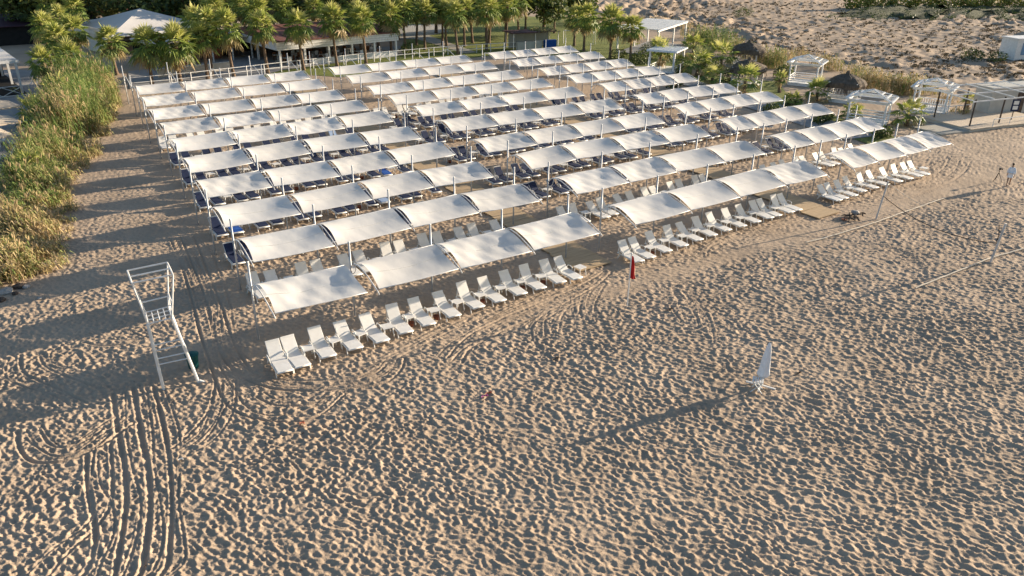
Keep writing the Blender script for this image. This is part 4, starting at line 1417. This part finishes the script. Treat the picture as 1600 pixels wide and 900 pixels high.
MB().add([(-2.4, -.6, 2.4), (16.4, -.6, 2.4), (16.4, 6.6, 3.3), (-2.4, 6.6, 3.3), (-2.4, -.6, 2.3), (16.4, -.6, 2.3), (16.4, 6.6, 2.3), (-2.4, 6.6, 2.3)], [(0, 1, 2, 3), (4, 5, 1, 0), (5, 6, 2, 1), (6, 7, 3, 2), (7, 4, 0, 3), (7, 6, 5, 4)]).build('roof', M['maroon'], t)
t = thing('long_shed', 'long pale blue roofed shed in the far left corner', 'building', at(-40, 34), R(2))
MB().box((10, 2, 1), (22, 4, 2)).build('walls', M['dark'], t)
MB().box((10, 2, 2.1), (23, 5, .2)).build('roof', M['glass_blue'], t)
t = thing('yard_wall', 'pale low wall across the yard at the far left', 'wall', at(-30, 52), R(2))
MB().box((8, 0, .6), (18, .3, 1.2)).build('wall_face', M['wall'], t)
t = thing('yard_trolley', 'small orange trolley in the bare yard', 'trolley', at(45, 40), 0)
MB().box((0, 0, .7), (1.2, .8, .5)).build('tub', M['orange'], t)
for sx in (-.4, .4):
    MB().tube([(sx, -.42, .22), (sx, .42, .22)], .22, 8).build('wheel', M['black'], t)
t = thing('red_tent', 'low red canopy roof behind the marquee', 'canopy roof', at(165, 38), R(5))
MB().add([(-4, -3, 2.2), (4, -3, 2.2), (4, 3, 2.2), (-4, 3, 2.2), (0, 0, 3.0)], [(0, 1, 4), (1, 2, 4), (2, 3, 4), (3, 0, 4)]).build('roof', mat('red_canvas', (.28, .05, .06), .8, scale=2, col2=(.22, .04, .05)), t)
for sx in (-3.9, 3.9):
    for sy in (-2.9, 2.9):
        MB().tube([(sx, sy, -.1), (sx, sy, 2.25)], .06, 6).build('post', M['white_steel'], t)
# white framed pavilion at the left edge
a = at(36, 147)
t = thing('beach_pavilion', 'white framed flat roofed pavilion cut by the left edge', 'pavilion', a, R(4))
for x in (0, -4, -8):
    for y in (0, 5.5, 11):
        MB().box((x, y, 1.45), (.2, .2, 2.9)).build('post', M['white_steel'], t)
for x in (.1, -4, -8):
    MB().box((x, 5.5, 2.98), (.2, 11.6, .26)).build('beam', M['white_steel'], t)
MB().box((-4, -.1, 2.98), (8.6, .2, .26)).build('beam', M['white_steel'], t)
MB().box((-4, 11.2, 2.98), (8.6, .2, .26)).build('beam', M['white_steel'], t)
for k in range(6):
    MB().box((-4, .95 + k * 1.9, 3.14 + .02 * (k % 2)), (8.2, 1.84, .05)).build('roof_panel', M['tent'] if k != 3 else M['grey_steel'], t)
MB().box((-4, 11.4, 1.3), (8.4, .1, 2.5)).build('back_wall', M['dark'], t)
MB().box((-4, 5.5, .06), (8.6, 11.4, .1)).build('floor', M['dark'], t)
lt = MB()
for k in range(5):
    x0, x1 = -k * 1.7, -(k + 1) * 1.7
    lt.bar((x0, -.9, .1), (x1, -.9, .9), .05); lt.bar((x1, -.9, .1), (x0, -.9, .9), .05)
lt.bar((.6, -.9, .92), (-9, -.9, .92), .06); lt.bar((.6, -.9, .08), (-9, -.9, .08), .06); lt.bar((.6, -.9, .92), (1.3, 1.4, .92), .06); lt.bar((1.3, 1.4, .08), (1.3, 1.4, .92), .06)
lt.build('lattice_railing', M['white_steel'], t)
# beige square parasols and loungers beyond the reeds
for k, (q, w) in enumerate([((4, 205), 'farthest of three at the left edge'), ((2, 232), 'middle one of three at the left edge'), ((-12, 256), 'nearest of three at the left edge')]):
    P = at(*q)
    t = thing('square_parasol', 'beige square parasol beyond the reeds, ' + w, 'parasol', (P.x, P.y, 0), R(14), 'beige parasols at the left edge')
    MB().tube([(0, 0, -.1), (0, 0, 2.3)], .04, 6).build('pole', M['white_steel'], t)
    r_ = 1.35
    MB().add([(-r_, -r_, 1.95), (r_, -r_, 1.95), (r_, r_, 1.95), (-r_, r_, 1.95), (0, 0, 2.4), (-r_, -r_, 1.85), (r_, -r_, 1.85), (r_, r_, 1.85), (-r_, r_, 1.85)],
             [(0, 1, 4), (1, 2, 4), (2, 3, 4), (3, 0, 4), (5, 6, 1, 0), (6, 7, 2, 1), (7, 8, 3, 2), (8, 5, 0, 3)]).build('canvas', M['beige'], t)
for q, r_, w in [((12, 250), -1.4, 'lying broadside at the left edge beyond reeds'), ((20, 226), .1, 'facing the camera at the left edge beyond reeds'), ((2, 226), -1.3, 'cut by the left edge under a beige parasol')]:
    P = at(*q)
    place_lounger(P.x, P.y, r_, 'bare', 'white bare lounger ' + w)
# extra loose loungers and a rolled shelter between the blocks
for q, kd, w in [((695, 212), 'navy', 'alone on lit sand between left and middle blocks'), ((640, 193), 'navy', 'at the right end of the sixth row, beside a pole')]:
    P = at(*q)
    place_lounger(P.x, P.y, 0.05, kd, 'navy cushioned lounger ' + w)

# ------------------------------------------------------------------ lifeguard chair
t = thing('lifeguard_chair', 'tall bare white steel lifeguard chair on the left sand', 'lifeguard chair', (-3.56, -1.2, 0))
O = Vector((-3.56, -1.2, 0))
V_ = lambda x, y, z: Vector((x, y, z)) - O
GF = [V_(-4.14, -1.54, -.25), V_(-2.98, -1.76, -.25)]; GR = [V_(-4.02, -.62, -.25), V_(-2.88, -.84, -.25)]
SF = [V_(-4.22, -1.53, 2.58), V_(-3.46, -1.67, 2.66)]; SR = [V_(-4.1, -.62, 2.60), V_(-3.36, -.75, 2.68)]
TF = [V_(-4.43, -1.49, 4.13), V_(-3.19, -1.72, 4.22)]; TRr = [V_(-4.37, -.5, 4.2), V_(-3.13, -.72, 4.29)]
ms = M['white_steel']
for k in range(2):
    MB().tube([GF[k], SF[k]], .055, 7).build('front_leg', ms, t)
    MB().tube([GR[k], SR[k]], .045, 7).build('rear_leg', ms, t)
    MB().tube([SF[k], TF[k]], .03, 6).build('upright', ms, t)
    MB().tube([SR[k], TRr[k]], .03, 6).build('upright', ms, t)
    MB().tube([SF[k], SR[k]], .028, 6).build('seat_side', ms, t)
    MB().tube([TF[k], TRr[k]], .028, 6).build('roof_side', ms, t)
    MB().tube([SF[k].lerp(TF[k], .32), SR[k].lerp(TRr[k], .32)], .022, 6).build('arm_rail', ms, t)
MB().tube([SF[1].lerp(TF[1], .30), SR[1].lerp(TRr[1], .02)], .02, 5).tube([SF[1].lerp(TF[1], .02), SR[1].lerp(TRr[1], .30)], .02, 5).build('side_brace', ms, t)
MB().tube([TF[0], TF[1]], .028, 6).build('roof_bar', ms, t); MB().tube([TRr[0], TRr[1]], .028, 6).build('roof_bar', ms, t)
MB().tube([TF[0].lerp(TRr[0], .5), TF[1].lerp(TRr[1], .5)], .026, 6).build('roof_bar', ms, t)
MB().tube([SR[0].lerp(TRr[0], .24), SR[1].lerp(TRr[1], .24)], .026, 6).build('back_bar', ms, t)
sg = MB()
for f in (0, .33, .66, 1):
    sg.tube([SF[0].lerp(SR[0], f), SF[1].lerp(SR[1], f)], .022, 6)
for f in (.25, .5, .75):
    sg.tube([SF[0].lerp(SF[1], f), SR[0].lerp(SR[1], f)], .018, 6)
sg.build('seat_grid', ms, t)
for z in (1.77, 1.55, 1.23, 1.0):
    f = (z + .25) / 2.85
    MB().tube([GF[0].lerp(SF[0], f), GF[1].lerp(SF[1], f)], .022, 6).build('rung', ms, t)
MB().tube([GF[1] + Vector((0, 0, .3)), GF[1] + Vector((.16, -.1, .22))], .06, 7).build('foot_sleeve', ms, t)
P = at(303, 574)
t = thing('green_bin', 'dark green bin in the shade behind the lifeguard chair leg', 'bin', (P.x, P.y, 0))
MB().lathe([(0, -.05), (.17, -.05), (.22, .5), (.235, .5), (.235, .54), (0, .56)], 14).build('body', M['green_plastic'], t, False)
MB().lathe([(.24, .54), (.25, .57), (.12, .62), (0, .63)], 14).build('lid', M['green_plastic'], t)

# ------------------------------------------------------------------ red flag
P = at(980, 478)
t = thing('red_flag', 'red flag hanging limp on a slim white pole', 'flag', (P.x, P.y, 0))
MB().tube([(0, 0, -.3), (0, 0, 2.42)], .028, 7).build('pole', M['white_steel'], t)
MB().lathe([(0, 2.42), (.045, 2.43), (.05, 2.47), (0, 2.5)], 8).build('finial', M['white_steel'], t, True)


def flag(u, v):
    drop = v * 1.02
    wdt = .03 + u * (.12 + .26 * v)
    return (wdt, .05 * math.sin(u * 6 + v * 3) * (1 + v), 2.36 - drop - .16 * u - .05 * math.sin(u * 9))


MB().grid(flag, 8, 14).build('cloth', M['red'], t, True)

# ------------------------------------------------------------------ folded white parasol on its stand
P = at(1188, 604)
t = thing('folded_parasol', 'folded white parasol on a crossed foot stand alone on the sand', 'parasol', (P.x, P.y, 0))
t.rotation_euler = (0, R(4), 0)
MB().tube([(0, 0, -.05), (0, 0, 1.72)], .026, 7).build('pole', M['white_steel'], t)
vs, fs = [], []
n = 20
prof = [(.03, 1.76), (.065, 1.66), (.10, 1.45), (.125, 1.2), (.145, .95), (.165, .72), (.195, .52), (.18, .44), (.05, .54)]
for i, (r_, z) in enumerate(prof):
    for k in range(n):
        a_ = 2 * math.pi * k / n + z * .5
        rr = r_ * (1 + .22 * math.cos(5 * a_) * min(1, (1.75 - z) * 2))
        vs.append((rr * math.cos(a_), rr * math.sin(a_), z + (.05 * math.cos(5 * a_) if 0 < i > 5 else 0)))
for i in range(len(prof) - 1):
    for k in range(n):
        fs.append((i * n + k, i * n + (k + 1) % n, (i + 1) * n + (k + 1) % n, (i + 1) * n + k))
MB().add(vs, fs).build('cloth', M['shirt'], t, True)
MB().tube([(.15 * math.cos(a_ / 2), .15 * math.sin(a_ / 2), .86) for a_ in range(14)], .012, 5).build('strap', M['plastic'], t)
for k in range(4):
    a_ = k * math.pi / 2 + .5
    MB().bar((0, 0, .07), (.52 * math.cos(a_), .52 * math.sin(a_), .05), .06, .05).build('foot', M['white_steel'], t)
MB().lathe([(.05, .05), (.05, .34), (.035, .36)], 10).build('sleeve', M['white_steel'], t)
# white folding chair leaning beside it
tc_ = thing('beach_stool', 'small white slatted stool beside the folded parasol', 'stool', (P.x - .34, P.y - .10, 0), R(35))
st = MB()
for sx in (-.16, .16):
    st.tube([(sx, -.2, 0), (sx, .18, .44)], .018, 6); st.tube([(sx, .2, 0), (sx, -.18, .44)], .018, 6)
st.build('cross_leg', M['white_steel'], tc_)
for k in range(5):
    MB().box((0, -.16 + k * .08, .45), (.4, .055, .02)).build('slat', M['plastic'], tc_)

# ------------------------------------------------------------------ volleyball net and court lines
Pa, Pb = at(1368, 342), at(1547, 409)
t = thing('volleyball_net', 'slack volleyball net between two leaning grey posts', 'net', Pa)
d = Pb - Pa
Ta, Tb = Vector((.28, -.1, 2.2)), d + Vector((.24, -.1, 2.0))
MB().tube([(0, 0, -.3), Ta], .05, 7).build('post', M['grey_steel'], t)
MB().tube([d + Vector((0, 0, -.3)), Tb], .055, 7).build('post', M['grey_steel'], t)


def sagl(z0, z1, sag, k):
    A0, B0 = Vector((Ta.x * z0 / 2.2, Ta.y * z0 / 2.2, z0)), d + Vector((.24 * z1 / 2, -.1 * z1 / 2, z1))
    return [A0.lerp(B0, i / k) - Vector((0, 0, sag * 4 * (i / k) * (1 - i / k))) for i in range(k + 1)]


top_l, bot_l = sagl(2.12, 1.88, .55, 24), sagl(1.35, .98, .55, 24)
MB().tube(bot_l, .022, 5).build('bottom_band', M['black'], t)
MB().tube(top_l, .014, 5).build('top_band', M['rope'], t)
nm = MB()
for i in range(0, 25):
    nm.tube([top_l[i], bot_l[i]], .003, 3, False)
for f in (.25, .5, .75):
    nm.tube([p.lerp(q, f) for p, q in zip(top_l, bot_l)], .003, 3, False)
o = nm.build('mesh_netting', M['rope'], t)
MB().tube([Tb * .97 + Vector((-.12, .03, -.05)), d + Vector((.12, 0, 1.35)), d + Vector((.02, 0, 1.02))], .02, 5).build('tie_cord', M['black'], t)
for pix, w in [([(1259, 381), (1290, 373), (1330, 361), (1368, 349), (1410, 334), (1450, 320), (1482, 309)], 'pale court line rope running behind the near net post'),
               ([(1430, 452), (1470, 436), (1510, 420), (1547, 405), (1600, 390), (1660, 372)], 'pale court line rope running past the right net post')]:
    mb = MB()
    pts = []
    for i in range(len(pix) - 1):
        for k in range(6):
            f = k / 6
            p = at(pix[i][0] + (pix[i + 1][0] - pix[i][0]) * f, pix[i][1] + (pix[i + 1][1] - pix[i][1]) * f)
            pts.append((p.x, p.y, .075 + random.uniform(-.012, .02)))
    mb.tube(pts, .032, 5)
    tag(mb.build('court_rope', M['rope']), w, 'rope')
# driftwood heap by the boardwalk end
P = at(1336, 340)
t = thing('driftwood_heap', 'heap of dark driftwood and debris beside the net post', 'driftwood', (P.x, P.y, 0))
random.seed(8)
for k in range(16):
    a_ = random.uniform(0, 3.14); l = random.uniform(.3, .8)
    c = Vector((random.uniform(-1.0, 1.0), random.uniform(-.35, .35), random.uniform(.05, .22)))
    dd = Vector((math.cos(a_) * l, math.sin(a_) * l * .6, random.uniform(-.1, .15)))
    MB().tube([c - dd * .5, c + Vector((0, 0, .05)), c + dd * .5], [.04, .05, .02], 6).build('branch', M['driftwood'], t)
for q, w, m_ in [((1320, 343), 'flat red board lying left of the driftwood heap', 'orange'), ]:
    P = at(*q)
    tag(MB().box((0, 0, .08), (.55, .22, .06), .3).build('red_board', M[m_]), w, 'board').location = (P.x, P.y, 0)
P = at(1335, 337)
sk_ = bmesh.new(); bmesh.ops.create_icosphere(sk_, subdivisions=2, radius=.26)
for v in sk_.verts:
    v.co *= random.uniform(.85, 1.12); v.co.z *= .6
me = bpy.data.meshes.new('sack'); sk_.to_mesh(me); me.materials.append(M['stone'])
tag(obj('sack', me, None, (P.x, P.y, .2)), 'pale grey sack on the driftwood heap', 'sack')
# stones and litter at the left edge
for k, (q, r_, w) in enumerate([((10, 457), .3, 'largest pale stone at the left edge below the reeds'), ((42, 450), .16, 'small white stone right of the larger stones'), ((30, 449), .26, 'flat brown stone at the foot of the reeds'), ((62, 468), .1, 'tiny pale stone on the shaded sand'), ((2, 470), .2, 'dark stone cut by the left edge'), ((24, 460), .14, 'small dark stone between the larger two')]):
    b = bmesh.new(); bmesh.ops.create_icosphere(b, subdivisions=2, radius=r_)
    for v in b.verts:
        v.co *= random.uniform(.8, 1.15); v.co.z *= .55
    me = bpy.data.meshes.new('stone'); b.to_mesh(me); me.materials.append(M['stone'] if k in (0, 1, 3) else M['driftwood'])
    P = at(*q)
    tag(obj('stone', me, None, (P.x, P.y, .06)), w, 'stone', 'stones at the foot of the reeds')
for q, m_, w, sh_ in [((757, 621), 'pink', 'small purple pink plastic scrap on the open sand', (.14, .05)), ((763, 616), 'orange', 'small orange scrap beside the purple scrap', (.13, .045)), ((472, 663), 'orange', 'small faded orange lid half buried in the sand', (.09, .09)),
                      ((1246, 585), 'driftwood', 'small dark twig right of the folded parasol', (.18, .03)), ((1045, 485), 'driftwood', 'dark bit of seaweed on the tracked sand', (.2, .06)), ((283, 720), 'plastic', 'tiny white paper scrap among the wheel ruts', (.07, .06)), ((868, 562), 'driftwood', 'small dark twig on the open middle sand', (.16, .05))]:
    P = at(*q)
    mb = MB()
    mb.grid(lambda u, v: ((u - .5) * sh_[0] * 2, (v - .5) * sh_[1] * 2 + .02 * math.sin(u * 5), .05 + .03 * math.sin(u * 3 + v * 4)), 5, 3)
    mb.grid(lambda u, v: ((u - .5) * sh_[0] * 1.9, (v - .5) * sh_[1] * 1.9 + .02 * math.sin(u * 5), .035 + .03 * math.sin(u * 3 + v * 4)), 5, 3)
    tag(mb.build('beach_litter', M[m_]), w, 'litter').location = (P.x, P.y, .02)

# bits of dry weed and twig strewn over the sand
random.seed(91)
mb = MB()
for k in range(420):
    c_ = random.choice([(760, 625, 60, 22), (540, 600, 220, 90), (1100, 560, 420, 160), (1340, 345, 60, 14), (850, 470, 120, 40), (250, 760, 240, 120)])
    P = at(random.gauss(c_[0], c_[2]), random.gauss(c_[1], c_[3]))
    if P.y > -3.2 and 0 < P.x < 47:
        continue
    a_ = random.uniform(0, 3.14); l_ = random.uniform(.02, .075)
    mb.box((P.x, P.y, random.uniform(.0, .045)), (l_, l_ * .4, .012), a_, random.uniform(-.4, .4))
tag(mb.build('debris', M['driftwood']), 'dark bits of dry weed strewn over the open sand', 'debris', kind='stuff')

# ------------------------------------------------------------------ person walking and camera tripod
P = at(1574, 291)
t = thing('person', 'person with dark hair in a loose white shirt walking on the sand', 'person', (P.x, P.y, 0.02), R(115))
t.scale = (.84, .84, .84)


def skin(name, nodes, edges, m, parent, sub=1):
    """one continuous skinned surface grown over joints: nodes = {key: (x, y, z, r)}; first key is the root"""
    ks = list(nodes)
    me = bpy.data.meshes.new(name)
    me.from_pydata([nodes[k][:3] for k in ks], [(ks.index(a_), ks.index(b__)) for a_, b__ in edges], [])
    o = obj(name, me, parent)
    md = o.modifiers.new('skin', 'SKIN')
    md.use_smooth_shade = True
    for i, k in enumerate(ks):
        sv = me.skin_vertices[0].data[i]
        r_ = nodes[k][3]
        sv.radius = r_ if isinstance(r_, tuple) else (r_, r_)
        sv.use_root = i == 0
    if sub:
        s_ = o.modifiers.new('subsurf', 'SUBSURF'); s_.levels = sub; s_.render_levels = sub
    me.materials.append(m)
    return o


N = {'pel': (0, 0, .95, (.14, .10)), 'wst': (0, .01, 1.08, (.125, .09)), 'cst': (0, .0, 1.30, (.155, .105)), 'nk0': (0, .01, 1.46, (.06, .06)), 'nk1': (0, -.01, 1.54, (.052, .055)), 'hd0': (0, -.02, 1.62, (.072, .085)), 'hd1': (0, -.01, 1.72, (.068, .085)),
     'lsh': (.17, .0, 1.41, .058), 'lel': (.24, .05, 1.14, .042), 'lwr': (.22, -.10, .92, .028), 'lpm': (.215, -.14, .85, (.034, .018)), 'rsh': (-.17, .0, 1.41, .058), 'rel': (-.24, .10, 1.15, .042), 'rwr': (-.23, .14, .90, .028), 'rpm': (-.225, .14, .82, (.034, .018)),
     'lhp': (.09, .0, .88, .085), 'lkn': (.10, .12, .50, .055), 'lan': (.10, .36, .13, .036), 'lto': (.10, .24, .03, (.036, .026)), 'rhp': (-.09, .0, .88, .085), 'rkn': (-.10, -.14, .50, .055), 'ran': (-.10, -.20, .09, .036), 'rto': (-.10, -.36, .03, (.036, .026))}
Ed = [('pel', 'wst'), ('wst', 'cst'), ('cst', 'nk0'), ('nk0', 'nk1'), ('nk1', 'hd0'), ('hd0', 'hd1'), ('cst', 'lsh'), ('lsh', 'lel'), ('lel', 'lwr'), ('lwr', 'lpm'), ('cst', 'rsh'), ('rsh', 'rel'), ('rel', 'rwr'), ('rwr', 'rpm'),
      ('pel', 'lhp'), ('lhp', 'lkn'), ('lkn', 'lan'), ('lan', 'lto'), ('pel', 'rhp'), ('rhp', 'rkn'), ('rkn', 'ran'), ('ran', 'rto')]
for s, sx, w_ in (('l', 1, N['lpm']), ('r', -1, N['rpm'])):
    for k in range(4):
        fx = w_[0] + (k - 1.5) * .02
        l = (.075, .085, .08, .062)[k]
        N[f'{s}f{k}a'] = (fx, w_[1] - .005, w_[2] - .035, .010); N[f'{s}f{k}b'] = (fx, w_[1] - .02, w_[2] - .035 - l, .008)
        Ed += [(f'{s}pm', f'{s}f{k}a'), (f'{s}f{k}a', f'{s}f{k}b')]
    N[f'{s}ta'] = (w_[0] - sx * .04, w_[1] - .02, w_[2] + .01, .011); N[f'{s}tb'] = (w_[0] - sx * .045, w_[1] - .045, w_[2] - .04, .009)
    Ed += [(f'{s}pm', f'{s}ta'), (f'{s}ta', f'{s}tb')]
N['nose'] = (0, -.115, 1.655, .013)
Ed.append(('hd0', 'nose'))
body = skin('body', N, Ed, M['skin'], t)
fc = MB()
for sx in (-.03, .03):
    fc.box((sx, -.103, 1.69), (.026, .012, .012))
fc.build('eyes', M['black'], t)
MB().box((0, -.108, 1.612), (.05, .01, .012)).build('mouth', M['terracotta'], t)
hr = MB(); hr.grid(lambda u, v: ((.088 * math.cos(u * 6.283) * math.sin(.15 + v * 1.75)), (.105 * math.sin(u * 6.283) * math.sin(.15 + v * 1.75)) + .012, 1.715 + .095 * math.cos(.15 + v * 1.75) + (.0 if math.sin(u * 6.283) > -.3 else .03 * v)), 16, 8)
hr.build('hair', M['hair'], t, True)
SN = {'a': (0, .01, .86, (.21, .19)), 'b': (0, .01, 1.05, (.175, .145)), 'c': (0, .0, 1.30, (.18, .13)), 'd': (0, .01, 1.43, (.10, .085)), 'l': (.17, 0, 1.41, .078), 'le': (.245, .05, 1.13, .066), 'lw': (.228, -.07, .97, .056), 'r': (-.17, 0, 1.41, .078), 're': (-.245, .10, 1.14, .066), 'rw': (-.235, .13, .96, .056), 'h': (0, .05, .66, (.25, .24))}
skin('shirt', SN, [('a', 'b'), ('b', 'c'), ('c', 'd'), ('c', 'l'), ('l', 'le'), ('le', 'lw'), ('c', 'r'), ('r', 're'), ('re', 'rw'), ('a', 'h')], M['shirt'], t)

P = at(1557, 284)
t = thing('tripod', 'black camera tripod standing on the sand by the walking person', 'tripod', (P.x, P.y, 0), R(20))
for k in range(3):
    a_ = k * 2.094 + .4
    MB().tube([(0, 0, .62), (.33 * math.cos(a_), .33 * math.sin(a_), 0)], [.022, .014], 6).build('leg', M['black'], t)
MB().tube([(0, 0, .55), (0, 0, .82)], .02, 6).build('column', M['black'], t)
MB().box((0, 0, .88), (.15, .12, .11)).tube([(.0, -.06, .88), (0, -.17, .88)], .04, 10).build('camera_head', M['black'], t)
